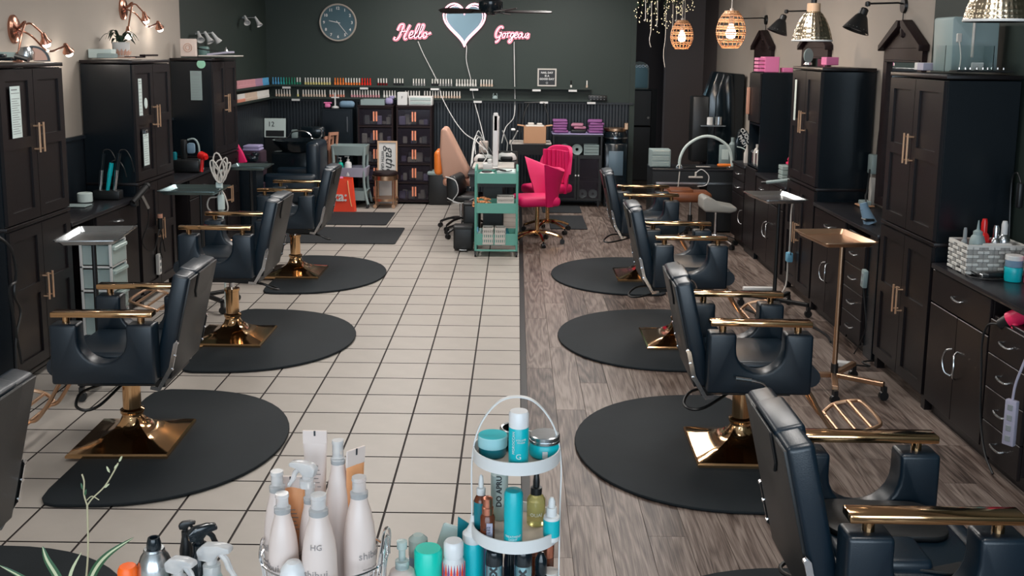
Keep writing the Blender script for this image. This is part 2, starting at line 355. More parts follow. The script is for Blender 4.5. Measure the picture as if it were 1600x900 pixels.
# ---------------------------------------------------------------- salon chairs
def styling_chair():
    r = thing('styling_chair', 'x', 'chair')
    # flared square foot plate rising to a round collar
    b = MB(); n = 32; rings = []
    def sq(a, h): c_, s_ = math.cos(a), math.sin(a); k = h/max(abs(c_), abs(s_)); return k*c_, k*s_
    prof = [(.25, 0, 0), (.25, .012, 0), (.242, .02, 0), (.20, .030, .0), (.15, .044, .02), (.11, .060, .08), (.08, .082, .3), (.062, .108, .7), (.052, .135, 1), (.052, .155, 1)]
    vs = []; fs = []
    for h, z, t in prof:
        for j in range(n):
            a = 2*PI*j/n+PI/4; x, y = sq(a, h); cx, cy = h*math.cos(a), h*math.sin(a); vs.append((x*(1-t)+cx*t, y*(1-t)+cy*t, z))
    for i in range(len(prof)-1):
        for j in range(n): fs.append((i*n+j, i*n+(j+1) % n, (i+1)*n+(j+1) % n, (i+1)*n+j))
    fs += [tuple(range(n))[::-1], tuple((len(prof)-1)*n+j for j in range(n))]
    b.add(vs, fs); b.build('foot_plate', 'gold', r, ang=22)
    MB().lathe([(.058, .15), (.06, .158), (.06, .166), (.05, .172), (.045, .175), (.045, .33), (.052, .333), (.052, .35), (.0, .35)], n=24).build('column', 'gold', r)
    pd = MB().tube(smooth([(.03,.05,.33),(-.02,.14,.33),(-.12,.26,.335),(-.19,.30,.30),(-.24,.27,.285),(-.22,.20,.29),(-.10,.08,.325),(-.03,.03,.33)], 5), .0075, 7)
    pd.cyl((0,-.02,.31), (0,-.02,.35), .055, n=12).build('pump_pedal', 'black_plastic', r)
    MB().box(-.20,.20,-.17,.17,.345,.375).box(-.24,-.19,-.20,.20,.35,.40).box(-.10,.10,-.06,.06,.33,.35).build('seat_frame', 'black_plastic', r)
    MB().rbox(.01,0,.445,.50,.45,.13,.035,3).rbox(.03,0,.505,.42,.44,.05,.022,3).build('seat', 'leather', r)
    U = [(-.235,.405),(.255,.405),(.255,.70),(.125,.70)]+[(.125-.0, .66)]+arc(.01,.625,.115,0,-PI,12)+[(-.105,.66),(-.105,.70),(-.235,.70)]
    for s in (-1, 1):
        MB().prism(U, s*.235, s*.335, 'y', .014, 3).build('side_panel', 'leather', r, ang=50)
        a = MB().rbox(.012, s*.285, .745, .48, .07, .026, .006, 2).build('armrest', 'gold', r)
        for px in (-.165, .19): MB().cyl((px, s*.285, .69), (px, s*.285, .735), .017, n=14).build('post', 'gold', a)
    # backrest, leaning back; two padded sections with a pull-up headrest
    T = TR((-.235, 0, .42)) @ RY(-.225)
    MB().rbox(0, 0, .25, .082, .49, .53, .018, 3, T=T).build('backrest', 'leather', r)
    MB().rbox(.003, 0, .455, .092, .25, .135, .014, 3, T=T).build('headrest', 'leather', r)
    hp = MB().rbox(-.043, 0, .0, .012, .475, .51, .004, 2, T=T @ TR((0,0,.25)))
    hp.build('back_panel', 'leather_back', r)
    MB().prism([(-.125,.518),(.125,.518),(.12,.42),(.08,.375),(-.08,.375),(-.12,.42)], -.058, -.048, 'x', .004, 1, T=T).build('headrest_panel', 'leather_back', r)
    for s in (-1, 1):
        br = MB().prism([(-.052,.18),(-.044,.20),(-.032,.18),(-.032,.06),(.0,-.05),(.035,-.055),(.035,-.07),(-.012,-.07),(-.052,.05)], s*.255, s*.262, 'y', 0, T=T)
        for z in (.185, .12, .05): br.cyl((-.047,s*.25,z), (-.047,s*.268,z), .008, n=8, T=T)
        br.build('hinge_plate', 'chrome', r)
    # padded calf roll and tubular footrest
    MB().tube([(.285,-.20,.45),(.285,.20,.45)], .05, 14).build('calf_roll', 'leather', r)
    f = MB()
    for s in (-1, 1): f.tube(smooth([(.22,s*.10,.41),(.30,s*.10,.36),(.37,s*.11,.24),(.43,s*.12,.155),(.47,s*.12,.14)], 5), .010, 8)
    f.tube([(.47,-.17,.14),(.47,.17,.14)], .010, 8)
    f.tube(smooth([(.47,-.17,.14),(.53,-.20,.175),(.62,-.19,.20),(.66,-.13,.21),(.66,.13,.21),(.62,.19,.20),(.53,.20,.175),(.47,.17,.14)], 5), .010, 8)
    f.tube([(.60,-.19,.197),(.60,.19,.197)], .009, 8).tube([(.53,-.19,.175),(.53,.19,.175)], .009, 8)
    f.build('footrest', 'gold_soft', r)
    l = MB().tube(smooth([(.05,-.30,.40),(.05,-.345,.42),(.02,-.36,.47),(-.06,-.365,.49),(-.09,-.365,.492)], 4), .007, 8).tube([(-.035,-.363,.485),(-.11,-.365,.495)], .010, 8)
    l.build('recline_lever', 'chrome', r)
    return r
chair = styling_chair()
def put_chair(src, x, y, rz, lift, label, first=False, pedal=0, sy=1):
    o = src if first else copy_tree(src)
    o.location = (x, y, .0195); o.rotation_euler = (0, 0, rz); tag(o, label, 'chair', 'black styling chairs with gold armrests')
    for ch in o.children:
        n = ch.name.split('.')[0]
        if n == 'foot_plate' : ch.rotation_euler = (0, 0, pedal)
        elif n == 'column': ch.rotation_euler = (0, 0, pedal)
        elif n == 'pump_pedal': ch.rotation_euler = (0, 0, sy); ch.location.z = lift
        else: ch.location.z = lift
    if lift > .02:
        MB().cyl((0,0,.34), (0,0,.34+lift), .02, n=14).build('piston', 'chrome', o)
    return o
chairs = [
 (-1.70, 1.055, PI+.03, 0, 'black styling chair on the beige tiles in the left foreground, whole gold base in view', -1.0),
 (-1.71, 2.93, PI+.0, .085, 'second black styling chair of the left row, seat raised on a chrome piston', .58),
 (-1.72, 4.98, PI+.0, .05, 'third and farthest gold-armed black styling chair of the left row', .5),
 (-1.70, -.95, PI+.0, .035, 'black styling chair cut off by the left edge, only its back in view', .0),
 (1.42, 1.03, -.02, 0, 'black styling chair on the wood floor with its big gold base, second from the front', 1.48),
 (1.42, 2.99, 0, .04, 'third black styling chair of the right row, gold base corner on a middle oval mat', 1.03),
 (1.42, 5.02, 0, .035, 'farthest black styling chair of the right row, nearest the dark manicure desk', 1.03),
 (1.40, -1.0, -.0, .02, 'nearest black styling chair at the lower right, its black seat seen from above', .0)]
for i, (x, y, rz, li, lb, sy) in enumerate(chairs):
    put_chair(chair, x, y, rz, li, lb, first=False, sy=sy)
for o in [chair]+list(chair.children_recursive): bpy.data.objects.remove(o)
# loose seat pad on the nearest right chair
r = thing('seat_pad', 'flat black leather pad lying on the nearest right chair seat', 'seat pad', (1.40, -1.0, .0))
MB().prism(rrect(-.17,.20,-.02,.23,.07,5), .572, .590, 'z', .006, 2, T=RZ(-.05)).build('pad', 'leather_back', r)
MB().prism([(.02,-.20),(.16,-.15),(.28,-.22),(.10,-.22)], .572, .580, 'z', .002, 1).build('flap', 'leather_back', r)
MB().rbox(-.02,-.12,.575,.17,.16,.06,.02,3).build('folded_end', 'leather', r)
# ---------------------------------------------------------------- half-oval rubber mats
def mat_mb(w, l):
    # flat side at x=0, bulge toward +x
    out = [(0, -l/2+.16), (.012, -l/2+.07), (.045, -l/2+.018), (.10, -l/2)]
    k = 28
    for i in range(k+1):
        a = -PI/2+PI*i/k; out.append((.18+(w-.18)*math.cos(a)**.85 if abs(a) < PI/2-.001 else .18, (l/2)*math.sin(a)))
    out += [(.10, l/2), (.045, l/2-.018), (.012, l/2-.07), (0, l/2-.16)]
    return MB().prism(out, .001, .018, 'z', .008, 2)
MATS = [(-1.87, 1.07, 0, .95, 'black half-oval rubber mat under the left foreground chair'), (-1.86, 2.94, 0, 1.0, 'black half-oval rubber mat under the second chair of the left row'),
 (-1.86, 5.0, 0, .95, 'black half-oval rubber mat under the farthest chair of the left row'), (-2.0, -.83, 0, .95, 'black rubber mat cut off by the bottom left corner'),
 (1.55, 1.08, PI, .97, 'black half-oval rubber mat on the wood floor around the large gold base'), (1.55, 3.07, PI, .98, 'black half-oval rubber mat under the third chair of the right row'),
 (1.55, 5.08, PI, .96, 'black half-oval rubber mat under the farthest chair of the right row'), (1.55, -.93, PI, .97, 'black rubber mat under the nearest right chair, cut off by the bottom edge')]
mm = None
for x, y, rz, w_, lb in MATS:
    o = mat_mb(w_, 1.53).build('rubber_mat', 'rubber', None, ang=30); o.location = (x, y, 0.002); o.rotation_euler = (0, 0, rz); tag(o, lb, 'mat', 'half-oval rubber mats')
def flatrug(pts, lb):
    o = MB().prism(pts, .003, .012, 'z', .003, 1).build('floor_mat', 'rug'); tag(o, lb, 'mat', 'black rectangular floor mats')
flatrug(rrect(-2.35,-1.24,7.58,8.48,.03), 'black rectangular floor mat farther from the camera on the tiles')
flatrug(rrect(-2.30,-1.0,6.45,7.40,.03), 'black rectangular floor mat nearer the camera on the tiles')
flatrug(rrect(.60,1.10,8.62,9.25,.02), 'dark rectangular mat before the towel cabinet, the farther of two on wood')
flatrug(rrect(.66,1.09,7.45,8.40,.02), 'dark rectangular mat by the magenta chairs, the nearer of two on wood')
# ---------------------------------------------------------------- cabinets
def bar_handle(x, z0, z1, y=0, parent=None, name='handle', m='handle_gold'):
    h = MB().cyl((x,y-.035,z0), (x,y-.035,z1), .0065, n=10)
    for z in (z0+.02, z1-.02): h.cyl((x,y,z), (x,y-.035,z), .005, n=8)
    return h.build(name, m, parent)
def bow_handle(x, z, l, vert=False, parent=None, y=0, bulge=0):
    if vert: pts = [(x,y,z-l/2),(x+bulge,y-.025,z-l*.38),(x+bulge*1.8,y-.032,z),(x+bulge,y-.025,z+l*.38),(x,y,z+l/2)]
    else: pts = [(x-l/2,y,z),(x-l*.42,y-.022,z+.004),(x,y-.03,z),(x+l*.42,y-.022,z-.004),(x+l/2,y,z)]
    return MB().tube(smooth(pts, 5), .0055, 8).build('handle', 'silver', parent)
def shaker(x0, x1, z0, z1, rail=None, y=0, st=.065):
    d = MB(); t = .02
    d.box(x0+.002,x0+st,y-t,y,z0,z1).box(x1-st,x1-.002,y-t,y,z0,z1).box(x0+st,x1-st,y-t,y,z1-st,z1).box(x0+st,x1-st,y-t,y,z0,z0+st)
    d.box(x0+st-.001,x1-st+.001,y-.008,y-.001,z0+st-.001,z1-st+.001)
    if rail: d.box(x0+st,x1-st,y-t,y,rail-st/2,rail+st/2)
    return d
def tall_cabinet(loc, rz, label, w_=.82, d=.42, h=1.92, split=.97):
    r = thing('tall_cabinet', label, 'cabinet', loc, rz, 'tall black double-door storage cabinets')
    MB().rbox(w_/2,d/2,.53,w_,d,.90,.003,1).rbox(w_/2,d/2,(split+h-.03)/2,w_,d,h-.03-split,.003,1).build('body', 'cabinet_side', r)
    MB().rbox(w_/2,d/2-.008,h-.012,w_+.02,d+.02,.024,.004,2).build('top_board', 'cabinet', r)
    MB().rbox(w_/2,d/2-.008,split,w_+.012,d+.02,.022,.004,2).build('middle_board', 'cabinet', r)
    for (a, b_) in ((0, 0), (w_-.05, 0), (0, d-.05), (w_-.05, d-.05)): B1(a, a+.05, b_, b_+.05, 0, .09).build('foot', 'cabinet', r)
    m_ = w_/2
    for s, (a, b_) in enumerate(((.012, m_-.001), (m_+.001, w_-.012))):
        hx = m_-.028 if s == 0 else m_+.028
        dr = shaker(a, b_, split+.02, h-.035, 1.455).build('upper_door', 'cabinet', r)
        bar_handle(hx, 1.385, 1.565, -.02, dr)
        dr = shaker(a, b_, .09, split-.02, .56).build('lower_door', 'cabinet', r)
        bar_handle(hx, .47, .64, -.02, dr)
    return r
FL, FR = -2.68, 2.63
cabL1 = tall_cabinet((FL, 1.79, 0), PI/2, 'tall black double-door cabinet at the left edge, nearest of the left wall', d=.385)
cabL2 = tall_cabinet((FL, 3.80, 0), PI/2, 'tall black double-door cabinet under the potted plant', d=.385)
cabL3 = tall_cabinet((FL, 5.80, 0), PI/2, 'tall black double-door cabinet with round mint sticker, farthest on the left', d=.385)
cabR1 = tall_cabinet((FR, 2.50, 0), -PI/2, 'tall black double-door cabinet beside the white woven basket, right side', d=.40)
cabR2 = tall_cabinet((FR, 4.76, 0), -PI/2, 'tall black double-door cabinet behind the gold tray stand', d=.40)
# base units under the worktops (local x along the front, -y toward the room)
def base_unit(loc, rz, w_, label, fronts, h=.845, d=.41, group='black base units along the walls'):
    r = thing('base_cabinet', label, 'cabinet', loc, rz, group)
    MB().rbox(w_/2, d/2, (h+.08)/2, w_, d, h-.08, .003, 1).box(.01, w_-.01, .03, d, 0, .08).build('body', 'cabinet', r)
    for f in fronts:
        k, a, b_, z0, z1 = f[:5]
        if k == 'door':
            o = MB().rbox((a+b_)/2, -.009, (z0+z1)/2, b_-a-.004, .018, z1-z0-.004, .003, 1).build('door', 'cabinet', r)
            s = f[5]; hx = b_-.03 if s > 0 else a+.03
            bow_handle(hx, z0+(z1-z0)*.55, .15, True, o, -.018, bulge=-.022*s)
        elif k == 'drawer':
            o = MB().rbox((a+b_)/2, -.009, (z0+z1)/2, b_-a-.004, .018, z1-z0-.004, .003, 1).build('drawer', 'cabinet', r)
            bow_handle((a+b_)/2, (z0+z1)/2, .10, False, o, -.018)
        elif k == 'panel':
            MB().rbox((a+b_)/2, -.009, (z0+z1)/2, b_-a-.004, .018, z1-z0-.004, .003, 1).build('panel', 'cabinet', r)
    return r
def worktop(loc, rz, l, label, d=.44):
    o = MB().rbox(l/2, d/2-.03, .86, l, d, .028, .004, 2).build('worktop', 'counter'); o.location = loc; o.rotation_euler = (0, 0, rz)
    return tag(o, label, 'worktop', 'dark worktops between the tall cabinets')
four = lambda a, b_: [('drawer', a, b_, .06+i*.172, .06+(i+1)*.172) for i in range(4)]
# right, near: door cabinet + drawer chest
base_unit((FR, 1.66, 0), -PI/2, .70, 'black base cabinet with paired arched handles and a wide drawer, right foreground', [('door', .0, .35, .08, .65, 1), ('door', .35, .70, .08, .65, -1), ('drawer', 0, .70, .655, .84)])
base_unit((FR, .95, 0), -PI/2, .38, 'black four-drawer chest with silver handles at the right edge', four(0, .38), h=.76)
worktop((FR, 1.66, 0), -PI/2, 1.55, 'dark worktop carrying the white woven basket, right edge')
# right, middle station
base_unit((FR, 3.94, 0), -PI/2, .78, 'black base cabinet behind the pole of the gold tray stand', [('door', .02, .39, .08, .65, 1), ('door', .39, .76, .08, .65, -1), ('drawer', .02, .76, .655, .84)])
base_unit((FR, 3.15, 0), -PI/2, .40, 'black four-drawer chest between the gold tray pole and the tall cabinet', four(0, .40), h=.80)
MB().rbox(.1, .2, .42, .2, .4, .84, .003, 1).build('tmp', 'cabinet_side') if False else None
o = MB().rbox(.08, .2, .42, .16, .41, .84, .004, 1).build('end_panel', 'cabinet_side'); o.location = (FR+.01, 2.74, 0); o.rotation_euler = (0, 0, -PI/2); tag(o, 'plain dark filler panel beside the four-drawer chest, a power strip hanging on it', 'panel')
worktop((FR, 3.94, 0), -PI/2, 1.43, 'dark worktop of the middle right station with hair tools')
# right, far station
base_unit((FR, 5.88, 0), -PI/2, 1.05, 'black base cabinet behind the silver tray with its hanging cords', [('door', .02, .52, .08, .65, 1), ('door', .52, 1.03, .08, .65, -1), ('drawer', .02, .52, .655, .84), ('drawer', .52, 1.03, .655, .84)])
worktop((FR, 5.88, 0), -PI/2, 1.09, 'dark worktop with the pink organizer box, right far station')
base_unit((FR, 6.95, 0), -PI/2, .58, 'black base cabinet with small silver drawer pulls beside the grey stool', [('door', .02, .56, .08, .55, 1), ('drawer', .02, .56, .555, .695), ('drawer', .02, .56, .70, .84)])
worktop((FR, 6.95, 0), -PI/2, .58, 'short dark worktop beside the arched desk lamp')
# left stations
def left_station(y0, y1, lbl, lbw):
    L = y1-y0
    base_unit((FL-.01, y0+.42, 0), PI/2, L-.44, lbl, [('panel', 0, L-.44, .08, .66), ('drawer', 0, L-.44, .665, .84)], d=.38)
    worktop((FL-.01, y0+.01, 0), PI/2, L-.02, lbw, d=.41)
left_station(2.61, 3.80, 'black base unit of the near left station beside the clear drawer cart', 'dark worktop with three curling irons, left wall')
left_station(4.62, 5.80, 'black base unit of the far left station with hair dryers above', 'dark worktop crowded with hair dryers, left wall')
# ---------------------------------------------------------------- tower with an open niche (right, third)
r = thing('niche_tower', 'tall black tower with an open niche of jars and a pink box on top', 'cabinet', (FR, 6.35, 0), -PI/2)
W = .45
b = MB(); b.box(0,.02,0,.40,0,1.84).box(W-.02,W,0,.40,0,1.84).box(.02,W-.02,.38,.40,0,1.84).box(.02,W-.02,0,.40,1.82,1.84).box(.02,W-.02,0,.40,.90,.92).box(.02,W-.02,0,.40,1.32,1.34).box(.02,W-.02,0,.40,0,.08)
b.build('body', 'cabinet_side', r)
d_ = MB().rbox(W/2,-.009,1.59,W-.01,.018,.48,.003,1).build('upper_door', 'cabinet', r)
MB().rbox(.05,-.035,1.55,.035,.03,.27,.006,2).build('handle', 'tan', d_)
MB().rbox(W/2,-.009,.49,W-.01,.018,.80,.003,1).build('lower_door', 'cabinet', r)
random.seed(3)
for i in range(9):
    x = 6.35-.06-.042*(i % 5)*1.9*.9; z = .93+.0*(i//5); y = FR+.06+.12*(i//5)
    hh = random.uniform(.12, .26)
    o = MB().lathe([(.0,0),(.032,0),(.034,.01),(.034,hh*.7),(.014,hh*.82),(.014,hh),(0,hh)], n=12).build('jar', 'offwhite' if i % 2 else 'silver'); o.location = (y, x, .92)
    tag(o, '%s %s bottle crowded in the open niche of the black tower' % (['first','second','third','fourth','fifth','sixth','seventh','eighth','ninth'][i], 'white' if i % 2 else 'silver'), 'bottle', 'pale bottles in the tower niche')
# ---------------------------------------------------------------- tray stands
def tray(cx, cy, z, lx, ly, rz, m, name, label, pole, base, pm_, parts=True, rim=.03):
    r = thing(name, label, 'tray stand', (cx, cy, 0), rz, 'wheeled tray stands beside the chairs')
    t = MB(); a = rrect(-lx/2,lx/2,-ly/2,ly/2,.03,4); i1 = rrect(-lx/2+.012,lx/2-.012,-ly/2+.012,ly/2-.012,.025,4); i2 = rrect(-lx/2+.035,lx/2-.035,-ly/2+.035,ly/2-.035,.02,4)
    n = len(a); lay = [(a, z), (a, z+.006), (i1, z+.006), (i2, z-.022)]; bot = [(i2, z-.026), (i1, z-.0)]
    vs = [(p[0], p[1], zz) for L, zz in lay for p in L]+[(p[0], p[1], zz) for L, zz in bot for p in L]
    fs = [(k*n+j, k*n+(j+1) % n, (k+1)*n+(j+1) % n, (k+1)*n+j) for k in range(3) for j in range(n)]
    fs.append(tuple(3*n+j for j in range(n))); fs.append(tuple(4*n+j for j in range(n))[::-1])
    fs += [(4*n+j, 4*n+(j+1) % n, 5*n+(j+1) % n, 5*n+j) for j in range(n)]+[(j, 5*n+j, 5*n+(j+1) % n, (j+1) % n) for j in range(n)]
    t.add(vs, fs).build('tray', m, r)
    px, py = pole
    MB().cyl((px,py,.10), (px,py,z-.026), .016, .013, n=14).cyl((px,py,z-.05), (px,py,z-.024), .03, n=12).build('pole', pm_, r)
    MB().cyl((px,py,.09), (px,py,.17), .022, n=14).build('collar', 'black_plastic', r)
    for k, (dx, dy) in enumerate(base):
        bb = MB(); L = math.hypot(dx, dy); T = TR((px,py,.10)) @ RZ(math.atan2(dy, dx))
        bb.rbox(L/2, 0, 0, L, .035, .028, .004, 1, T=T); leg = bb.build('base_leg', pm_, r)
        MB().cyl((px+dx,py+dy-.012,.03), (px+dx,py+dy+.012,.03), .028, n=14).box(px+dx-.012,px+dx+.012,py+dy-.018,py+dy+.018,.04,.088).build('caster', 'black_plastic', leg)
    return r
tray(2.165, 2.02, .95, .34, .47, .12, 'gold_soft', 'tray_stand', 'gold tray on a tall gold pole with four casters, right side', (.04,-.02), [(.22,-.20),(-.25,.02),(.22,.20),(-.10,-.24)], 'gold_soft')
tray(2.235, 3.70, .95, .34, .50, .12, 'silver', 'tray_stand', 'silver tray on a black pole with white cords behind it, right side', (.10,.16), [(.2,-.2),(-.2,-.2),(-.2,.2),(.2,.2)], 'black_plastic')
tray(-2.165, 1.83, .95, .35, .48, .12, 'silver', 'tray_stand', 'shiny silver tray left of the foreground chair, above the clear drawers', (-.03,.03), [(.2,-.0),(-.22,.10),(.0,.2),(-.05,-.2)], 'black_plastic')
tray(-2.21, 3.75, .95, .46, .40, .0, 'tray_dark', 'tray_stand', 'flat grey tray holding a bundle of white cord, left side', (.03,.05), [(.2,-.2),(-.2,-.2),(-.2,.2),(.2,.2)], 'black_plastic')
tray(-2.30, 5.72, .90, .38, .36, .0, 'tray_dark', 'tray_stand', 'small grey tray before the dark shampoo station, farthest of the left trays', (0,0), [(.2,-.2),(-.2,-.2),(-.2,.2),(.2,.2)], 'black_plastic')
# ---------------------------------------------------------------- clear drawer cart, left
r = thing('drawer_cart', 'clear plastic drawer cart with a white frame under the silver tray', 'drawer cart', (-2.66, 2.86, 0), PI/2)
f = MB()
for x in (-.13, .12): 
    for y in (-.20, .0): f.box(x, x+.014, y, y+.014, .05, .72)
for k in range(5): f.box(-.13,.134,-.20,.014,.05+k*.165,.06+k*.165)
f.build('frame', 'white', r)
for k in range(4):
    dd = MB(); z0, z1 = .065+k*.165, .20+k*.165
    dd.box(-.112,.118,-.205,-.198,z0,z1).box(-.112,-.106,-.198,0,z0,z1).box(.112,.118,-.198,0,z0,z1).box(-.112,.118,-.198,0,z0,z0+.004)
    dd.rbox(0,-.214,z1-.02,.22,.016,.025,.005,1).build('drawer', 'clear_plastic', r)
for x in (-.12, .12): MB().cyl((x-.01,-.19,.025), (x+.01,-.19,.025), .025, n=12).build('caster', 'black_plastic', r)
# ---------------------------------------------------------------- wall clock
WALLT = RX(PI/2)      # text lying in the wall plane, facing -y
r = thing('wall_clock', 'round wall clock with dark teal face and cream rim on the green wall', 'clock', (-2.118, YB, 2.365))
F = TR((0,0,0)) @ RX(PI/2)
MB().lathe([(.0,.0),(.245,.0),(.248,.03),(.240,.04),(.228,.036),(.226,.02),(0,.02)], n=48, T=F).build('rim', 'cream', r)
MB().lathe([(.0,.021),(.226,.021)], n=48, T=F).build('face', 'face_teal' if 'face_teal' in M else 'teal_face', r) if 'teal_face' in M else MB().lathe([(.225,.019),(.225,.022),(0,.022)], n=48, T=F).build('face', mat('clock_face', (.035,.085,.11), .2), r)
for i in range(1, 13):
    a = PI/2-2*PI*i/12
    text(str(i), .052, TR((.185*math.cos(a), -.0235, .185*math.sin(a))) @ WALLT, 'white', 'numeral', r, bold=.001)
for nm, ang_h, l, wd in (('hour_hand', (9+23/60)/12, .12, .010), ('minute_hand', 23.5/60, .20, .007)):
    a = PI/2-2*PI*ang_h; d = Vector((math.cos(a), 0, math.sin(a))); n_ = Vector((-d.z, 0, d.x))
    q = [-d*.03-n_*wd*.5, -d*.03+n_*wd*.5, d*l+n_*wd*.35, d*l-n_*wd*.35]
    MB().add([tuple(p+Vector((0,-.026,0))) for p in q]+[tuple(p+Vector((0,-.029,0))) for p in q], [(0,1,2,3),(7,6,5,4),(0,4,5,1),(1,5,6,2),(2,6,7,3),(3,7,4,0)]).build(nm, 'white', r)
# ---------------------------------------------------------------- neon signs
def strokes(letters, cx, cz, s, slant=.25):
    out = []
    for ox, st in letters:
        for line in st:
            out.append([((ox+p[0]+slant*p[1])*s+cx, -.035, p[1]*s+cz) for p in line])
    return out
Hello = [(0, [[(-.25,.55),(-.15,.95),(.1,1.0),(.12,.7),(0,.1),(-.15,-.15),(-.35,-.12),(-.3,.05)], [(.62,1.0),(.5,.6),(.4,.1),(.48,-.12),(.62,-.02)], [(.0,.42),(.25,.5),(.5,.5)]]),
 (.72, [[(0,.18),(.2,.25),(.26,.42),(.14,.46),(.04,.25),(.08,.03),(.22,.02),(.36,.15)]]),
 (1.1, [[(0,.12),(.2,.55),(.26,.95),(.14,.98),(.06,.5),(.08,.05),(.2,.02),(.32,.15)]]),
 (1.42, [[(0,.12),(.2,.55),(.26,.95),(.14,.98),(.06,.5),(.08,.05),(.2,.02),(.32,.15)]]),
 (1.78, [[(.2,.42),(.06,.36),(.02,.14),(.12,.02),(.26,.08),(.3,.28),(.2,.42),(.24,.3),(.45,.32),(.6,.4)]])]
Gorg = [(0, [[(.5,.8),(.4,.98),(.16,.9),(.0,.5),(.06,.1),(.26,.0),(.44,.2),(.46,.45),(.3,.45),(.5,.46),(.44,.0),(.3,-.35),(.1,-.4)]]),
 (.6, [[(.2,.42),(.06,.36),(.02,.14),(.12,.02),(.26,.08),(.3,.28),(.2,.42),(.35,.36)]]), (.98, [[(0,.36),(.1,.44),(.1,.0)], [(.1,.3),(.2,.44),(.34,.4)]]),
 (1.36, [[(.26,.38),(.1,.42),(.02,.2),(.12,.04),(.26,.2),(.3,.4),(.26,.0),(.14,-.38),(.0,-.36),(.1,-.1),(.36,.12)]]),
 (1.72, [[(0,.18),(.2,.25),(.26,.4),(.14,.44),(.04,.25),(.08,.03),(.22,.02),(.32,.12)]]), (2.06, [[(.2,.42),(.06,.36),(.02,.14),(.12,.02),(.26,.08),(.3,.28),(.2,.42),(.34,.38)]]),
 (2.42, [[(.02,.42),(.02,.12),(.12,.02),(.26,.14),(.3,.42),(.28,.1),(.4,.02)]]), (2.84, [[(-.02,.05),(.12,.4),(.16,.2),(.18,.04),(.02,.0)]])]
def neon(name, label, letters, cx, cz, s, cord):
    r = thing(name, label, 'neon sign', (0, YB, 0), 0, 'pink neon wall signs')
    b = MB(); bk = MB()
    for st in strokes(letters, cx, cz, s):
        P = smooth(st, 4); b.tube(P, .0055, 6); Q = [p+Vector((0,.018,0)) for p in P]; bk.tube(Q, .026, 6, T=TR((0,.0,0)))
    bk.v = [(x, -.008+max(-.008, min(.008, y+.017)), z) for x, y, z in bk.v]
    bk.build('backing', 'neon_back', r); b.build('tube', 'neon', r)
    c = MB().tube(smooth(cord, 8), .006, 6).build('power_cord', 'white', r)
    return r
# helper: a cord runs from the sign down the wall to the table
neon('neon_sign', 'pink neon sign reading Hello in script on the green wall', Hello, -1.31, 2.175, .172, [(-1.06,-.02,2.13),(-.98,-.025,1.95),(-.80,-.03,1.60),(-.73,-.15,1.40),(-.55,-.6,1.15),(-.38,-1.2,1.02),(-.20,-1.9,.98),(-.10,-2.1,.9)])
neon('neon_sign', 'pink neon sign reading Gorgeous in script, right of the heart', Gorg, -.04, 2.19, .145, [(.215,-.02,2.14),(.225,-.03,1.7),(.235,-.04,1.35),(.22,-.2,1.15),(.12,-.7,1.05),(.08,-1.2,.9)])
r = thing('heart_mirror', 'heart-shaped mirror with a pink neon outline on the green wall', 'mirror', (-.445, YB, 2.38))
def heart(s, n=48):
    out = []
    for i in range(n):
        t = 2*PI*i/n; x = 16*math.sin(t)**3; y = 13*math.cos(t)-5*math.cos(2*t)-2*math.cos(3*t)-math.cos(4*t)
        out.append((x*s, (y*1.12+1)*s))
    return out
MB().prism(heart(.0158), -.02, -.002, 'y').build('mirror_glass', mat('heart_glass', (.16,.24,.28), .35, .6), r)
MB().tube([(x, -.03, z) for x, z in heart(.0172)], .012, 8, closed=True).build('neon_tube', 'neon', r)
MB().tube([(x, -.026, z) for x, z in heart(.0152)], .006, 6, closed=True).build('inner_neon_tube', 'neon', r)
MB().tube(smooth([(0,-.02,-.27),(.03,-.02,-.32),(.03,-.03,-.5),(.09,-.03,-.75),(.13,-.04,-1.0),(.2,-.3,-1.2),(.28,-.9,-1.38),(.33,-1.4,-1.48)], 8), .006, 6).build('power_cord', 'white', r)
# ---------------------------------------------------------------- ceiling fan
r = thing('ceiling_fan', 'black ceiling fan with slim blades in front of the heart mirror', 'fan', (-.03, 7.0, 2.465))
MB().cyl((0,0,.12), (0,0,CEIL-2.465), .015).lathe([(.0,CEIL-2.53),(.06,CEIL-2.53),(.07,CEIL-2.465)], n=20).build('rod', 'black_plastic', r)
MB().lathe([(0,-.07),(.04,-.068),(.06,-.05),(.11,-.035),(.13,.0),(.13,.07),(.10,.10),(.03,.12),(0,.12)], n=24).build('motor', 'black_gloss', r)
for k in range(5):
    a = .06+2*PI*k/5; T = RZ(a) @ TR((0,0,-.03)) @ RX(.2)
    b = MB().prism([(.15,-.03),(.28,-.06),(.60,-.066),(.655,-.035),(.655,.035),(.60,.066),(.28,.06),(.15,.03)], -.005, .005, 'z', .002, 1, T=T).build('blade', 'dark_wood', r)
    MB().box(.08,.24,-.018,.018,-.014,-.005,T=T).build('blade_arm', 'black_plastic', b)
# ---------------------------------------------------------------- letter board
r = thing('letter_board', 'small framed black letter board reading nail day is a good day', 'letter board', (.658, YB, 1.675))
MB().box(-.11,.11,-.012,-.002,-.10,.10).build('felt', 'black_plastic', r)
MB().box(-.126,.126,-.02,0,.10,.118).box(-.126,.126,-.02,0,-.118,-.10).box(-.126,-.108,-.02,0,-.10,.10).box(.108,.126,-.02,0,-.10,.10).build('frame', 'offwhite', r)
for i, s_ in enumerate(('NAIL DAY', 'IS A', 'GOOD DAY')): text(s_, .036, TR((0,-.0135,.062-i*.042)) @ WALLT, 'white', 'lettering', r, bold=.0012)
MB().tube([(.012*math.cos(t*PI/6), -.014, -.072+.012*math.sin(t*PI/6)) for t in range(12)], .002, 5, closed=True).build('round_mark', 'white', r)
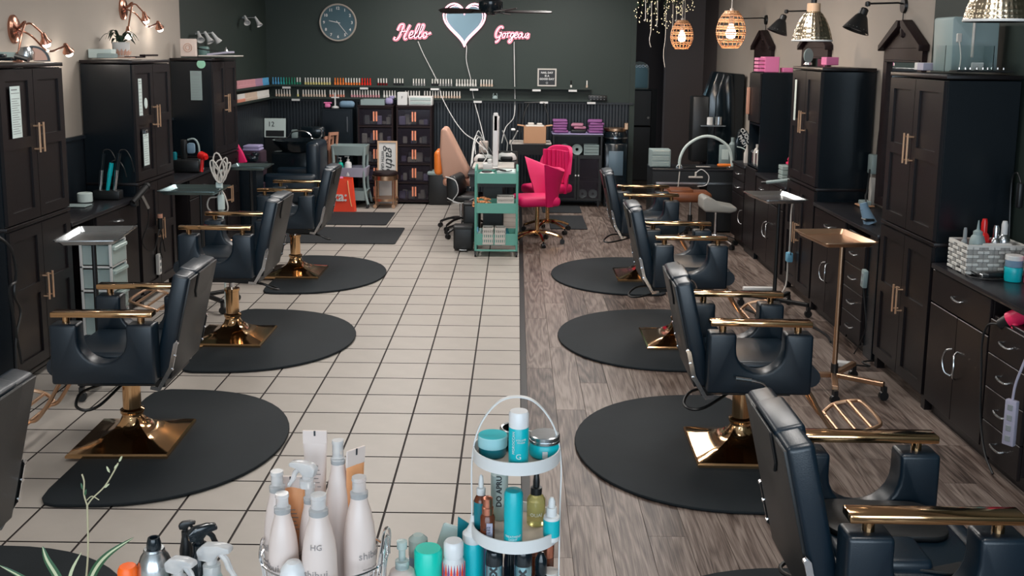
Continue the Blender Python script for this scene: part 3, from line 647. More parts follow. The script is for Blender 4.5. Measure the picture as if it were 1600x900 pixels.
# ---------------------------------------------------------------- picture shelves with polish
def rail(z, x1, lbl):
    o = MB().box(WL+.005, x1, YB-.10, YB-.004, z-.014, z).box(WL+.005, x1, YB-.104, YB-.098, z-.014, z+.014).build('wall_shelf', 'green_wall'); tag(o, lbl, 'shelf', 'shelves for nail polish')
    return o
rail(1.535, 1.25, 'upper long narrow green shelf across the back wall')
rail(1.375, 1.25, 'lower long narrow green shelf across the back wall')
for z, s_ in ((1.535, 'upper'), (1.375, 'lower')):
    o = MB().box(WL+.004, WL+.10, 7.0, 9.48, z-.014, z).box(WL+.098, WL+.104, 7.0, 9.48, z-.014, z+.014).build('wall_shelf', 'green_wall'); tag(o, s_+' narrow green shelf on the left wall running into the corner', 'shelf', 'shelves for nail polish')
POL = {}
def polish_mesh(col, cap, h=.105):
    k = (col, cap)
    if k not in POL:
        b = MB().lathe([(.0125,0),(.0135,.004),(.0135,.040),(.007,.047)], n=8).lathe([(.0085,.045),(.008,h),(.0,h)], n=8, mi=1)
        me = b.build('tmp_polish', [col, cap]); POL[k] = me.data; bpy.data.objects.remove(me)
    return POL[k]
def pmat(name, c): M[name] = mat(name, c, .2); return name
cols = dict(pink=(.62,.30,.33), mauve=(.42,.25,.36), sky=(.10,.36,.62), teal=(.04,.35,.36), green=(.03,.22,.14), dark=(.02,.02,.025), yellow=(.62,.55,.22), orange=(.85,.22,.05), red=(.75,.03,.02), wine=(.15,.01,.015), grey=(.3,.3,.3), cream=(.62,.48,.38), coral=(.7,.28,.2), white=(.7,.68,.64))
for k, c in cols.items(): pmat('polish_'+k, c)
pmat('cap_white', (.74,.72,.68)); pmat('cap_black', (.012,.012,.012))
def polish(x, y, z, col, cap, lab, grp):
    o = bpy.data.objects.new('nail_polish', polish_mesh('polish_'+col, cap if cap.startswith('polish') else 'cap_'+cap)); COL.objects.link(o); o.location = (x, y, z)
    tag(o, lab, 'nail polish', grp)
random.seed(11)
ORD = 'first second third fourth fifth sixth seventh eighth ninth tenth eleventh twelfth thirteenth fourteenth fifteenth sixteenth seventeenth eighteenth nineteenth twentieth'.split()
ORD += ['twenty-'+q for q in ORD[:9]]+['thirtieth']
CNT = {}
def row(x0, x1, z, plan, where, step=.036):
    x = x0; n = int((x1-x0)/step)
    for i in range(n+1):
        f = i/max(n, 1); x = x0+i*step
        for a, b_, c, cap in plan:
            if a <= f < b_: break
        else: continue
        if cap == 'self': cap_ = 'polish_'+c
        else: cap_ = cap
        if where[0] == 'B': pos = (x, YB-.055, z)
        else: pos = (WL+.055, x, z)
        kk = (c, where[1]); CNT[kk] = CNT.get(kk, 0)+1
        polish(pos[0], pos[1], z, c, cap_, '%s %s nail polish from the left on the %s, %s cap' % (ORD[CNT[kk]-1], c, where[1], 'matching' if cap == 'self' else cap), '%s polish bottles on the %s' % (c, where[1]))
# mesh cache needs names of both materials
row(-2.99, -.06, 1.535, [(0,.03,'sky','self'),(.03,.06,'teal','self'),(.06,.10,'green','self'),(.10,.13,'green','white'),(.145,.27,'yellow','white'),(.275,.33,'orange','self'),(.33,.40,'orange','white'),(.40,.45,'red','self'),(.48,.52,'wine','white'),(.545,.60,'dark','white'),(.63,.70,'grey','white'),(.72,.76,'dark','white'),(.765,.82,'grey','white'),(.83,.93,'white','white'),(.945,1.01,'cream','white')], ('B', 'upper back shelf'))
row(-2.95, -.50, 1.375, [(0,.08,'cream','white'),(.11,.125,'yellow','white'),(.145,.27,'cream','white'),(.29,.38,'coral','white'),(.41,.56,'pink','white'),(.58,.66,'white','white'),(.70,.78,'white','white'),(.80,1.01,'cream','white')], ('B', 'lower back shelf'))
row(7.95, 9.45, 1.535, [(0,.55,'pink','self'),(.55,.8,'mauve','self'),(.8,1.01,'sky','self')], ('L', 'upper left shelf'))
row(7.95, 9.45, 1.375, [(0,.2,'coral','white'),(.2,.6,'cream','self'),(.6,1.01,'white','white')], ('L', 'lower left shelf'))
polish(.98, YB-.055, 1.535, 'white', 'black', 'lone white polish bottle at the right end of the upper shelf', 'lone polish bottles'); polish(1.19, YB-.055, 1.535, 'cream', 'white', 'lone cream bottle at the very end of the upper shelf', 'lone polish bottles')
LN = []
for i, (x, z) in enumerate(((-2.80,1.505),(-1.77,1.505),(-.83,1.505),(-.31,1.505),(.52,1.505),(1.0,1.505),(-2.68,1.345),(-1.75,1.345),(-.26,1.345),(.62,1.345),(1.25,1.345))):
    o = MB().box(x-.055,x+.055,YB-.109,YB-.106,z-.012,z+.014).build('price_label', 'white'); tag(o, '%s small white price label from the left under the %s back shelf' % (ORD[i if i < 6 else i-6], 'upper' if z > 1.4 else 'lower'), 'label', 'white labels on the %s shelf' % ('upper' if z > 1.4 else 'lower'))
o = MB().rbox(1.335, YB-.06, 1.41, .25, .02, .075, .006, 2); 
for a in range(5):
    for b_ in range(2): o.cyl((1.245+a*.045, YB-.07, 1.393+b_*.034), (1.245+a*.045, YB-.074, 1.393+b_*.034), .006, n=8, mi=1)
tag(o.build('swatch_strip', ['black_plastic', 'grey_ink']), 'black rectangular swatch board at the right end of the shelves', 'swatch board')
o = MB().lathe([(.035,0),(.04,.02),(.03,.045),(.012,.055),(0,.056)], c=(-.03, YB-.06, 1.375), n=10, sy=.7).tube([(-.06,YB-.06,1.42),(-.05,YB-.06,1.46)],.006,6).tube([(.0,YB-.06,1.42),(-.01,YB-.06,1.46)],.006,6).build('figurine', 'pale_blue'); tag(o, 'tiny pale blue animal figurine on the lower back shelf', 'figurine')
# ---------------------------------------------------------------- left back corner: drawer towers, carts, bag, stool
def drawer_tower(x0, label, seed):
    r = thing('drawer_tower', label, 'drawer tower', (x0, 9.22, 0), 0, 'smoked five-drawer towers'); W = .46; random.seed(seed)
    b = MB()
    for x in (0, W-.02): b.box(x, x+.02, 0, .34, 0, 1.29)
    for k in range(6): b.box(.02, W-.02, 0, .34, .03+k*.246, .052+k*.246)
    b.box(.02, W-.02, .33, .34, 0, 1.29); b.rbox(W/2, .17, 1.29, W+.01, .36, .02, .004, 1); b.build('frame', 'dark_wood', r)
    for k in range(5):
        z0 = .06+k*.246; z1 = z0+.205
        d = MB().box(.022,W-.022,-.006,.0,z0,z1).build('drawer', 'smoked', r)
        h = MB().box(W/2-.028,W/2-.008,-.022,-.006,z0+.05,z1-.03).box(W/2+.008,W/2+.028,-.022,-.006,z0+.05,z1-.03).build('handle', 'rose_handle' , d)
        it = MB()
        for q in range(7):
            cx = random.uniform(.06, W-.06); hh = random.uniform(.03, .14); it.rbox(cx, random.uniform(.05,.2), z0+hh/2, random.uniform(.04,.1), .06, hh, .008, 1, mi=q % 3)
        tag(it.build('contents', ['offwhite', 'lilac', 'grey_ink'], r), kind='stuff')
    return r
C('rose_handle', (.85, .30, .17), .35, emit=None)
drawer_tower(-1.815, 'left of two dark towers of smoked drawers, pale blue tray on top', 5)
drawer_tower(-1.31, 'right of two dark towers of smoked drawers, white boxes on top', 6)
o = MB().box(-1.78,-1.47,9.25,9.5,1.30,1.305).box(-1.78,-1.77,9.25,9.5,1.305,1.37).box(-1.48,-1.47,9.25,9.5,1.305,1.37).box(-1.77,-1.48,9.25,9.26,1.305,1.37).box(-1.77,-1.48,9.49,9.5,1.305,1.37).build('box', 'pale_blue'); tag(o, 'pale blue shallow box on the left drawer tower', 'box')
o = MB().rbox(-1.27+.03,9.36,1.385,.13,.16,.17,.006,1).build('box', 'white'); text('F', .05, TR((-1.24,9.279,1.40)) @ WALLT, 'ink', 'lettering', o); tag(o, 'upright white box on the right drawer tower', 'box')
r = thing('organizer', 'white two-drawer desk organizer on the right drawer tower', 'organizer', (-1.0, 9.38, 1.30))
MB().rbox(0,0,.06,.31,.2,.12,.008,2).build('body', 'white', r)
for z in (.035,.085): MB().rbox(0,-.103,z,.27,.008,.038,.003,1).build('drawer', 'clear_plastic', r)
o = MB().rbox(-1.415,9.35,1.35,.10,.12,.09,.03,3).rbox(-1.38,9.33,1.40,.07,.06,.04,.015,2).build('towel', 'lilac'); tag(o, 'crumpled lilac cloth between the two drawer towers tops', 'cloth')
r = thing('small_cabinet', 'plain black cabinet with a long white handle left of the drawer towers', 'cabinet', (-2.29, 9.2, 0))
MB().rbox(.20,.18,.64,.42,.36,1.22,.004,1).build('body', 'cabinet_side', r)
d_ = MB().rbox(.205,-.01,.98,.38,.018,.50,.004,1).build('door', 'cabinet_side', r); MB().rbox(.345,-.03,1.05,.012,.02,.20,.004,1).build('handle', 'silver', d_)
o = MB().box(-.008,.008,-.01,.01,0,.20).lathe([(.05,0),(.05,.015),(.012,.03)], n=14).box(-.05,.05,-.008,.008,.13,.145).build('decor_stand', 'white'); o.location = (-2.12,9.3,1.255); tag(o, 'white cross-shaped stand on the plain black cabinet', 'ornament')
o = MB().rbox(-2.22,9.3,1.285,.07,.06,.05,.015,2).rbox(-2.22,9.3,1.32,.11,.03,.02,.008,1).build('figurine', 'pink'); tag(o, 'small pale pink toy on the left end of the black cabinet', 'figurine')
o = MB().rbox(-1.965,9.3,1.305,.20,.10,.09,.04,3).build('glass_case', 'sky_blue_plastic' if False else 'blue_cloth'); tag(o, 'rounded blue case lying on the black cabinet', 'case')
# pale blue rolling cart
r = thing('utility_cart', 'pale blue three-tier cart holding pump bottles, beside the orange bag', 'cart', (-1.88, 9.0, 0))
for k, z in enumerate((.70, .42, .12)):
    a = rrect(-.23,.23,-.17,.17,.03,3); b_ = rrect(-.205,.205,-.145,.145,.03,3); b = MB(); n = len(a)
    vs = [(p[0]*.93, p[1]*.93, z-.02) for p in a]+[(p[0], p[1], z+.10) for p in a]+[(p[0], p[1], z+.10) for p in b_]+[(p[0]*.93, p[1]*.93, z-.01) for p in b_]
    fs = [(q*n+j, q*n+(j+1) % n, (q+1)*n+(j+1) % n, (q+1)*n+j) for q in range(3) for j in range(n)]+[tuple(range(n))[::-1], tuple(3*n+j for j in range(n))]
    b.add(vs, fs).build('tier', 'pale_blue2' if k == 1 else 'pale_blue', r)
for s in (-1, 1):
    for t in (-1, 1): MB().tube(smooth([(s*.20,t*.15,.80),(s*.19,t*.15,.5),(s*.20,t*.15,.25),(s*.24,t*.17,.07),(s*.25,t*.175,.05)],4), [.02]*4+[.018]*12+[.022], 8).build('leg', 'pale_blue', r)
    MB().cyl((s*.24,-.19,.028), (s*.24,-.16,.028), .026, n=12).build('caster', 'black_plastic', r)
def pump(x, y, z, h, rr, m, lab, head='white', grp=None, name='pump_bottle'):
    r = thing(name, lab, 'bottle', (x, y, z), 0, grp)
    MB().lathe([(rr*.9,0),(rr,.006),(rr,h*.6),(rr*.85,h*.68),(rr*.35,h*.74),(rr*.35,h*.78)], n=16).build('body', m, r)
    MB().lathe([(rr*.42,h*.76),(rr*.42,h*.84),(rr*.15,h*.85),(rr*.15,h*.95),(.0,h*.95)], n=12).rbox(-rr*.35,0,h*.97,rr*1.3,rr*.4,h*.05,.003,1).build('pump', head, r)
    return r
pump(-1.99, 8.9, .41, .24, .035, 'green_bottle' if 'green_bottle' in M else 'mint', 'green pump bottle on the middle tier of the pale blue cart')
pump(-1.89, 8.88, .41, .26, .045, 'white_gloss', 'larger clear white pump bottle on the pale blue cart')
o = MB().rbox(-1.79,8.9,.455,.14,.10,.08,.006,1).build('box', 'blue_cloth'); tag(o, 'small dark blue box on the middle tier of the pale blue cart', 'box')
# orange bag
r = thing('shopping_bag', 'bright orange-red shopping bag with white lettering on the floor', 'bag', (-1.95, 8.55, 0))
vs = [(-.17,-.08,0),(.20,-.08,0),(.20,.08,0),(-.17,.08,0),(-.16,-.05,.44),(.165,-.05,.42),(.165,.05,.43),(-.16,.05,.45),(.19,0,.0),(.15,0,.41)]
MB().add(vs, [(0,3,2,1),(0,1,5,4),(1,8,9,5),(8,2,6,9),(2,3,7,6),(3,0,4,7)]).build('body', 'orange_red', r, flat=True)
MB().rbox(-.05,0,.42,.20,.07,.05,.02,2).build('lining', 'pink', r)
text('nka:', .17, TR((-.03,-.0755,.20)) @ RX(PI/2-.07), 'white', 'lettering', r, bold=.004, ext=.004)
MB().tube(smooth([(.115,-.06,.40),(.125,-.085,.33),(.15,-.09,.15),(.165,-.09,.08)],4), .007, 6).build('handle', 'peach', r)
# gold stool and script sign
r = thing('rolling_stool', 'round gold rolling stool with black seat before the drawer towers', 'stool', (-1.43, 8.98, 0))
MB().lathe([(0,.42),(.15,.42),(.16,.43),(.16,.45),(.15,.465),(0,.47)], n=28).build('seat', 'dark_wood', r)
MB().lathe([(.165,.36),(.17,.365),(.17,.415),(.155,.42),(.155,.36)], n=28).lathe([(.15,.09),(.168,.09),(.168,.125),(.15,.125),(0,.115)], n=28).build('ring', 'gold_soft', r)
for k in range(4):
    a = PI/4+k*PI/2; x, y = .158*math.cos(a), .158*math.sin(a)
    MB().cyl((x,y,.09), (x,y,.40), .013, n=10).build('leg', 'gold_soft', r)
    MB().cyl((x*1.06,y*1.06-.012,.025), (x*1.06,y*1.06+.012,.025), .025, n=12).cyl((x,y,.03), (x,y,.10), .009, n=8).build('caster', 'gold_soft', r)
r = thing('script_sign', 'tall framed white sign with script word gather leaning behind the gold stool', 'sign', (-1.425, 9.16, 0)); T = RX(-.04)
MB().box(-.115,.115,-.008,.0,.02,.82,T=T).build('panel', 'white', r)
MB().box(-.13,-.112,-.02,.004,0,.84,T=T).box(.112,.13,-.02,.004,0,.84,T=T).box(-.112,.112,-.02,.004,.82,.84,T=T).box(-.112,.112,-.02,.004,0,.02,T=T).build('frame', 'light_wood', r)
text('gather', .165, T @ TR((.03,-.012,.56)) @ WALLT @ RZ(-PI/2), 'ink', 'lettering', r, shear=.35)
text('WITH GRAT', .055, T @ TR((-.065,-.012,.56)) @ WALLT @ RZ(-PI/2), 'ink', 'lettering', r)
r = thing('folding_frame', 'folded tan wooden frames leaning between shampoo basin and pale blue cart', 'frames', (-2.28, 9.0, 0))
for i in range(3):
    T = TR((i*.05,i*.03,0)) @ RY(.08) @ RZ(1.15); MB().box(-.10,-.075,-.01,.01,.38,.86+.05*i,T=T).box(.075,.10,-.01,.01,.38,.86+.05*i,T=T).box(-.075,.075,-.01,.01,.82+.05*i,.86+.05*i,T=T).box(-.075,.075,-.004,.004,.4,.8,T=T).build('frame', 'tan', r)
MB().box(-.06,.14,-.05,.10,0,.37).build('crate', 'dark_wood', r)
# ---------------------------------------------------------------- central manicure table and its carts
r = thing('manicure_table', 'long black two-sided manicure table with dark top in the room centre', 'table', (.02, 6.42, 0))
MB().rbox(0,1.22,.745,.52,2.44,.03,.006,2).build('tabletop', 'counter', r)
for y in (.04, 1.2, 2.36): MB().box(-.10,.10,y,y+.05,0,.73).build('support', 'black_plastic', r)
MB().box(-.24,.24,.03,2.4,.62,.73).build('apron', 'black_plastic', r)
r = thing('desk_divider', 'tall narrow white divider lamp standing along the manicure table', 'divider', (.035, 6.9, .76))
MB().rbox(0,0,.01,.14,.16,.02,.006,2).build('base', 'white', r)
b = MB().rbox(0,.05,.30,.062,.05,.56,.012,2).rbox(0,.05,.50,.05,.05,.20,.01,2).build('column', 'white_gloss', r)
MB().box(-.006,.006,.09,1.7,.03,.44).build('acrylic_panel', 'clear_plastic', r)
MB().box(-.012,.012,.06,1.72,.44,.455).box(-.012,.012,1.70,1.72,.02,.44).build('panel_frame', 'white', r)
o = MB().rbox(-.04,6.72,.80,.10,.12,.08,.01,2).rbox(-.02,6.70,.86,.05,.05,.05,.01,1).build('dispenser', 'white'); tag(o, 'small white dispenser at the front foot of the divider lamp', 'dispenser')
def uvlamp(x, y, z, lab, rz=0, s=1):
    r = thing('nail_lamp', lab, 'nail lamp', (x, y, z), rz)
    MB().lathe([(.10*s,0),(.115*s,.01),(.115*s,.035*s),(.09*s,.075*s),(.05*s,.095*s),(0,.10*s)], n=24, sy=.85).build('shell', 'white', r)
    MB().lathe([(.055*s,.092*s),(.05*s,.102*s),(0,.104*s)], n=18).build('touch_pad', 'black_plastic', r)
    MB().rbox(0,-.085*s,.028*s,.14*s,.04*s,.048*s,.015,2).build('opening', 'black_plastic', r)
uvlamp(-.11, 7.55, .761, 'white dome nail lamp on the left side of the manicure table')
uvlamp(.15, 7.75, .761, 'white dome nail lamp right of the divider on the manicure table')
o = MB().rbox(.15,7.05,.775,.18,.50,.028,.01,2).rbox(-.12,7.05,.775,.18,.50,.028,.01,2).build('towel_pad', 'offwhite'); tag(o, 'folded pale hand towels on the manicure table', 'towel')
r = thing('nail_drill', 'pink box drill machine with white cable on the manicure table', 'nail drill', (-.13, 8.1, .76)); MB().rbox(0,0,.11,.11,.12,.16,.015,2).build('body', 'milk', r); MB().tube(smooth([(0,-.06,.2),(-.06,-.10,.32),(-.10,-.12,.2),(-.09,-.2,.05)],5),.006,6).build('cable', 'white', r)
for k, pts in enumerate(([(-.02,8.2,.78),(-.16,8.0,1.0),(-.22,7.7,.95),(-.24,7.4,.72),(-.25,7.2,.5)], [(-.05,8.0,.78),(-.18,7.6,1.05),(-.22,7.3,.98),(-.25,7.1,.6)], [(-.05,7.4,.77),(-.15,7.15,.98),(-.05,7.0,.92),(-.12,6.9,.78)])):
    o = MB().tube(smooth(pts, 6), .006, 6).build('loose_cable', 'white'); tag(o, ['white cord looping off the left edge of the manicure table', 'thicker white cord arching beside the pink drill machine', 'short white cord curling on the front of the manicure table'][k], 'cord')
r = thing('desk_lamp', 'thin white clamp lamps standing right of the divider', 'lamp', (.17, 8.4, .76))
for dx in (-.03, .04): MB().tube([(dx,0,0),(dx*.6,0,.14),(dx*2.6,-.1,.30)], .008, 6).build('arm', 'white', r)
MB().rbox(.05,-.15,.32,.05,.16,.02,.006,1).build('head', 'white', r); MB().cyl((0,0,0),(0,0,.015),.06).build('base', 'white', r)
o = MB().rbox(.13,8.05,.80,.12,.20,.012,.003,1,T=None).rbox(.16,8.05,.83,.22,.12,.014,.003,1).cyl((.13,8.05,.76),(.13,8.05,.83),.02).build('book_stand', 'black_plastic'); tag(o, 'black folded phone rest near the far end of the manicure table', 'phone rest')
# aqua cart in front
r = thing('utility_cart', 'aqua green three-tier cart with black casters in the aisle centre', 'cart', (.07, 6.02, 0))
for z, h in ((.735, .10), (.44, .10), (.12, .115)):
    MB().box(-.19,.19,-.155,.155,z,z+.006).box(-.19,.19,-.16,-.154,z,z+h).box(-.19,.19,.154,.16,z,z+h).box(-.195,-.189,-.16,.16,z,z+h).box(.189,.195,-.16,.16,z,z+h).build('tier', 'aqua_cart', r)
for s in (-1, 1): MB().tube([(s*.203,-.15,.06),(s*.203,-.15,.86),(s*.203,-.13,.885),(s*.203,.13,.885),(s*.203,.15,.86),(s*.203,.15,.06)], .012, 8).tube([(s*.203,-.15,.06),(s*.203,.15,.06)], .011, 8).build('side_frame', 'aqua_cart', r)
MB().tube([(-.2,-.15,.065),(.2,-.15,.065)], .010, 8).build('crossbar', 'aqua_cart', r)
for s in (-1, 1):
    for t in (-1, 1): MB().cyl((s*.203-.01,t*.15,.024), (s*.203+.01,t*.15,.024), .024, n=12).box(s*.203-.012,s*.203+.012,t*.15-.012,t*.15+.012,.024,.06).build('caster', 'black_plastic', r)
uvlamp(-.03, 5.99, .742, 'white round nail lamp with black dial on the aqua cart', s=1.0)
o = MB().rbox(.165,6.02,.80,.19,.26,.10,.006,2).build('box', 'paper'); o.location = (-.0,0,0); tag(o, 'pale blue-grey flat box on top of the aqua cart', 'box')
o = MB().tube(smooth([(.04,5.90,.85),(.10,5.88,.87),(.16,5.93,.855),(.12,5.98,.86),(.06,5.95,.87),(.15,5.88,.855),(.22,5.9,.862)],6), .005, 6).build('cable', 'black_plastic'); tag(o, 'tangled thin black cable on the aqua cart box', 'cable')
random.seed(2)
pile = MB()
for i in range(46):
    a = random.uniform(0, 6.3); T = TR((-.07+random.uniform(-.07,.06), 5.95+random.uniform(-.06,.06), .49+random.uniform(0,.09))) @ RZ(a) @ RX(random.uniform(-.7,.7))
    pile.rbox(0,0,0,.07,.018,.012,.004,1,T=T)
tag(pile.build('file_pile', 'peach'), 'heap of peach-coloured nail files on the middle tier of the aqua cart', 'nail files', None, 'stuff')
def basket(x, y, z, lx, ly, h, m, lab, n=6):
    r = thing('basket', lab, 'basket', (x, y, z))
    b = MB().box(-lx/2,lx/2,-ly/2,ly/2,0,.006)
    for (a0, b0, a1, b1) in ((-lx/2,-ly/2,lx/2,-ly/2),(lx/2,-ly/2,lx/2,ly/2),(lx/2,ly/2,-lx/2,ly/2),(-lx/2,ly/2,-lx/2,-ly/2)):
        L = math.hypot(a1-a0, b1-b0); T = TR((a0,b0,0)) @ RZ(math.atan2(b1-b0, a1-a0)); k = max(3, int(L/.018))
        for i in range(k): b.box(i*L/k, i*L/k+L/k*.55, -.003, .003, 0, h, T=T)
        for zz in (0, .33, .66, .97): b.box(0, L, -.004, .004, zz*h, zz*h+h*.14, T=T)
    b.build('body', m, r); return r
basket(.16, 5.95, .446, .16, .17, .14, 'offwhite', 'white slatted basket on the middle tier of the aqua cart')
basket(-.01, 5.93, .127, .10, .15, .15, 'offwhite', 'left of two white perforated baskets on the lowest cart tier'); basket(.11, 5.93, .127, .10, .15, .15, 'offwhite', 'right of two white perforated baskets on the lowest cart tier')
for i, (x, m_, l_) in enumerate(((-.12, 'sky_blue_plastic', 'blue plastic bottle at the left of the lowest cart tier'), (-.085, 'clear_plastic', 'clear plastic bottle beside the left perforated basket'), (.175, 'teal_dark', 'dark teal packet at the right of the lowest cart tier'))):
    o = MB().lathe([(.025,0),(.028,.01),(.028,.10),(.012,.13),(.012,.15),(0,.15)], n=12).build('bottle', m_); o.location = (x, 5.94+.05*(i == 0), .127); tag(o, l_, 'bottle')
# waste bins
def bin_(x, y, w_, d, h, lab):
    r = thing('waste_bin', lab, 'bin', (x, y, 0)); MB().rbox(0,0,h/2,w_,d,h-.03,.02,3).build('body', 'black_plastic', r); MB().rbox(0,0,h-.02,w_+.008,d+.008,.04,.018,3).build('lid', 'black_plastic', r); MB().rbox(-w_*.0,-d/2-.02,.02,.08,.04,.012,.003,1).build('pedal', 'steel', r)
bin_(-.27, 6.22, .20, .18, .26, 'low black pedal bin beside the aqua cart')
r = thing('waste_bin', 'black bin with a pale grey lid against the beadboard left of the tan chair', 'bin', (-.74, 9.3, 0)); MB().rbox(0,0,.20,.30,.26,.40,.02,2).build('body', 'black_plastic', r); MB().rbox(0,0,.42,.33,.29,.05,.02,2).build('lid', 'pale_blue', r)
bin_(-.20, 6.62, .18, .20, .44, 'taller black bin standing behind the low pedal bin')
# ---------------------------------------------------------------- task chairs
def five_star(r, rad, m, n=5, z=.07, a0=.3):
    for k in range(n):
        a = a0+2*PI*k/n; x, y = rad*math.cos(a), rad*math.sin(a)
        l = MB().tube(smooth([(0,0,z+.06),(x*.5,y*.5,z+.045),(x,y,z)], 4), [.018]*4+[.014]*4+[.011], 8).build('base_leg', m, r)
        T = TR((x, y, 0)) @ RZ(a); MB().cyl((0,-.02,.026), (0,-.004,.026), .026, n=12, T=T).cyl((0,.004,.026), (0,.02,.026), .026, n=12, T=T).cyl((0,0,.026),(0,0,z),.008,n=6,T=T).build('caster', 'black_plastic', l)
def magenta_chair(x, y, rz, lab, h=.45, wing=True):
    # local +x is the front
    r = thing('magenta_chair', lab, 'chair', (x, y, 0), rz, 'magenta velvet chairs')
    MB().rbox(.02,0,h,.44,.42,.10,.04,3).build('seat', 'magenta', r)
    n = 24; vs = []; fs = []
    for i in range(n+1):
        t = -1+2*i/n; u = abs(t)
        if wing:   # open shell whose sides sweep forward and flare out to pointed tips
            a = t*1.45; px, py = -.19*math.cos(a)-.02, .225*math.sin(a)
            top = h+.30+.04*(1-u)+.12*max(0, (u-.45)/.55)**1.5; fl = .03+.16*u; fw = .10*u*u
        else:
            a = t*1.25; px, py = -.20*math.cos(a), .23*math.sin(a)
            top = h+.47-.30*u**4; fl = .04; fw = -.02
        q = Vector((px, py, 0)); nn_ = Vector((math.cos(a)*-.9, math.sin(a), 0)).normalized()
        for th in (0, .035):
            for z, k in ((h-.05, 0), (h+.10, .25), (h+.22, .6), (top, 1)):
                p = q+nn_*(fl*k-th)+Vector((fw*k, 0, 0)); zz = z if z < top else top
                vs.append((p.x, p.y, zz-(.01 if th and k == 1 else 0)))
    for i in range(n):
        a = i*8; b = a+8
        for k in range(3): fs.append((a+k, a+k+1, b+k+1, b+k)); fs.append((a+4+k, b+4+k, b+5+k, a+5+k))
        fs.append((a+3, a+7, b+7, b+3)); fs.append((a, b, b+4, a+4))
    fs += [(0,4,5,6,7,3,2,1), tuple(n*8+q for q in (0,1,2,3,7,6,5,4))]
    MB().add(vs, fs).build('wing_back' if wing else 'backrest', 'magenta', r, ang=60)
    if not wing:
        for k in range(-3, 4): MB().tube([(-.155+.012*abs(k), k*.055, h+.06), (-.165+.012*abs(k), k*.056, h+.25), (-.165+.014*abs(k), k*.055, h+.42)], .026, 8).build('channel', 'magenta', r)
    MB().cyl((0,0,.10), (0,0,h-.05), .022, n=14).build('column', 'gold', r); five_star(r, .27, 'gold')
    return r
magenta_chair(.49, 6.60, PI*1.08, 'nearer magenta velvet wing chair with gold star base, beside the aqua cart', .47)
magenta_chair(.62, 7.30, PI*1.25, 'farther magenta velvet chair with channelled back behind the nearer one', .50, False)
r = thing('task_chair', 'tan high-backed chair with an orange panel left of the manicure table', 'chair', (-.36, 7.45, 0), 0)
MB().rbox(0,0,.56,.40,.42,.09,.035,3).build('seat', 'tan', r)
b = MB().prism([(-.235,.60),(.10,.60),(.09,.66),(-.13,1.09),(-.18,1.16),(-.22,1.13),(-.235,.9)], -.20, .20, 'y', .03, 3).build('backrest', 'tan_pale', r) if 'tan_pale' in M else None
C('tan_pale', (.52, .30, .22), .5)
MB().prism([(-.20,.60),(.08,.60),(.10,.66),(-.10,1.05),(-.16,1.16),(-.22,1.16),(-.235,.9)], -.21, .21, 'y', .03, 3).build('backrest', 'tan_pale', r)
MB().rbox(-.25,0,.77,.10,.36,.28,.045,3).build('back_pad', 'orange', r)
MB().cyl((0,0,.10), (0,0,.53), .024, n=14).build('column', 'chrome', r); five_star(r, .26, 'black_plastic')
r = thing('task_chair', 'black contoured chair with thin white piping in front of the tan chair', 'chair', (-.29, 6.95, 0), -.2)
MB().rbox(0,0,.44,.34,.38,.08,.03,3).build('seat', 'black_plastic', r)
MB().prism([(-.16,.40),(-.08,.40),(-.02,.50),(-.05,.66),(-.10,.70),(-.17,.66)], -.19, .19, 'y', .025, 3).build('backrest', 'black_plastic', r)
MB().tube(smooth([(-.17,-.20,.68),(-.06,-.20,.64),(-.03,-.20,.52),(-.09,-.20,.42),(-.02,-.20,.40)],5), .006, 6).tube(smooth([(.15,-.20,.46),(0,-.20,.40),(-.15,-.20,.45)],4), .006, 6).build('piping', 'white', r)
MB().cyl((0,0,.10), (0,0,.42), .022, n=12).build('column', 'black_plastic', r); five_star(r, .24, 'black_plastic')
# ---------------------------------------------------------------- right of centre, back wall
r = thing('side_table', 'black side table with a pale top edge under the cardboard box', 'table', (.17, 8.95, 0))
MB().rbox(.27,.2,.845,.54,.42,.02,.003,1).build('tabletop', 'offwhite', r)
MB().box(0,.54,.02,.38,.70,.835).box(.02,.06,0,.04,0,.835).box(.48,.52,0,.04,0,.835).box(.02,.06,.36,.4,0,.835).box(.48,.52,.36,.4,0,.835).build('frame', 'black_plastic', r)
r = thing('cardboard_box', 'open cardboard box with folded-out flaps on the side table', 'box', (.495, 9.0, .857))
MB().box(-.145,.145,-.11,-.106,0,.215).box(-.145,.145,.106,.11,0,.215).box(-.145,-.141,-.11,.11,0,.215).box(.141,.145,-.11,.11,0,.215).box(-.14,.14,-.1,.1,0,.004).build('body', 'cardboard', r)
for s in (-1, 1): MB().box(0,.08*s,-.1,.1,0,.003,T=TR((s*.145,0,.215)) @ RY(-s*.12)).build('flap', 'cardboard', r)
MB().rbox(0,0,.20,.24,.16,.05,.01,1).rbox(-.05,0,.235,.08,.1,.04,.008,1).rbox(.06,0,.235,.07,.1,.03,.008,1).build('contents', 'offwhite', r)
o = MB()
for pts in ([(.30,9.5,1.33),(.28,9.45,1.1),(.24,9.4,.9)], [(.42,9.5,1.33),(.36,9.45,1.2),(.32,9.4,.95)], [(.62,9.5,1.33),(.68,9.45,1.15),(.66,9.4,.95)], [(.36,9.5,1.34),(.6,9.5,1.345),(.64,9.48,1.3)]): o.tube(smooth(pts,4), .009, 6)
tag(o.build('cable', 'black_plastic'), 'black cables hanging on the beadboard behind the cardboard box', 'cables')
r = thing('display_cabinet', 'low dark cabinet with glass doors and purple towels on top', 'cabinet', (.735, 9.15, 0)); W = .645
b = MB().box(0,.02,0,.38,.08,.95).box(W-.02,W,0,.38,.08,.95).box(0,W,.36,.38,.08,.95)
for z in (.08,.32,.66,.93): b.box(.02,W-.02,0,.36,z,z+.022)
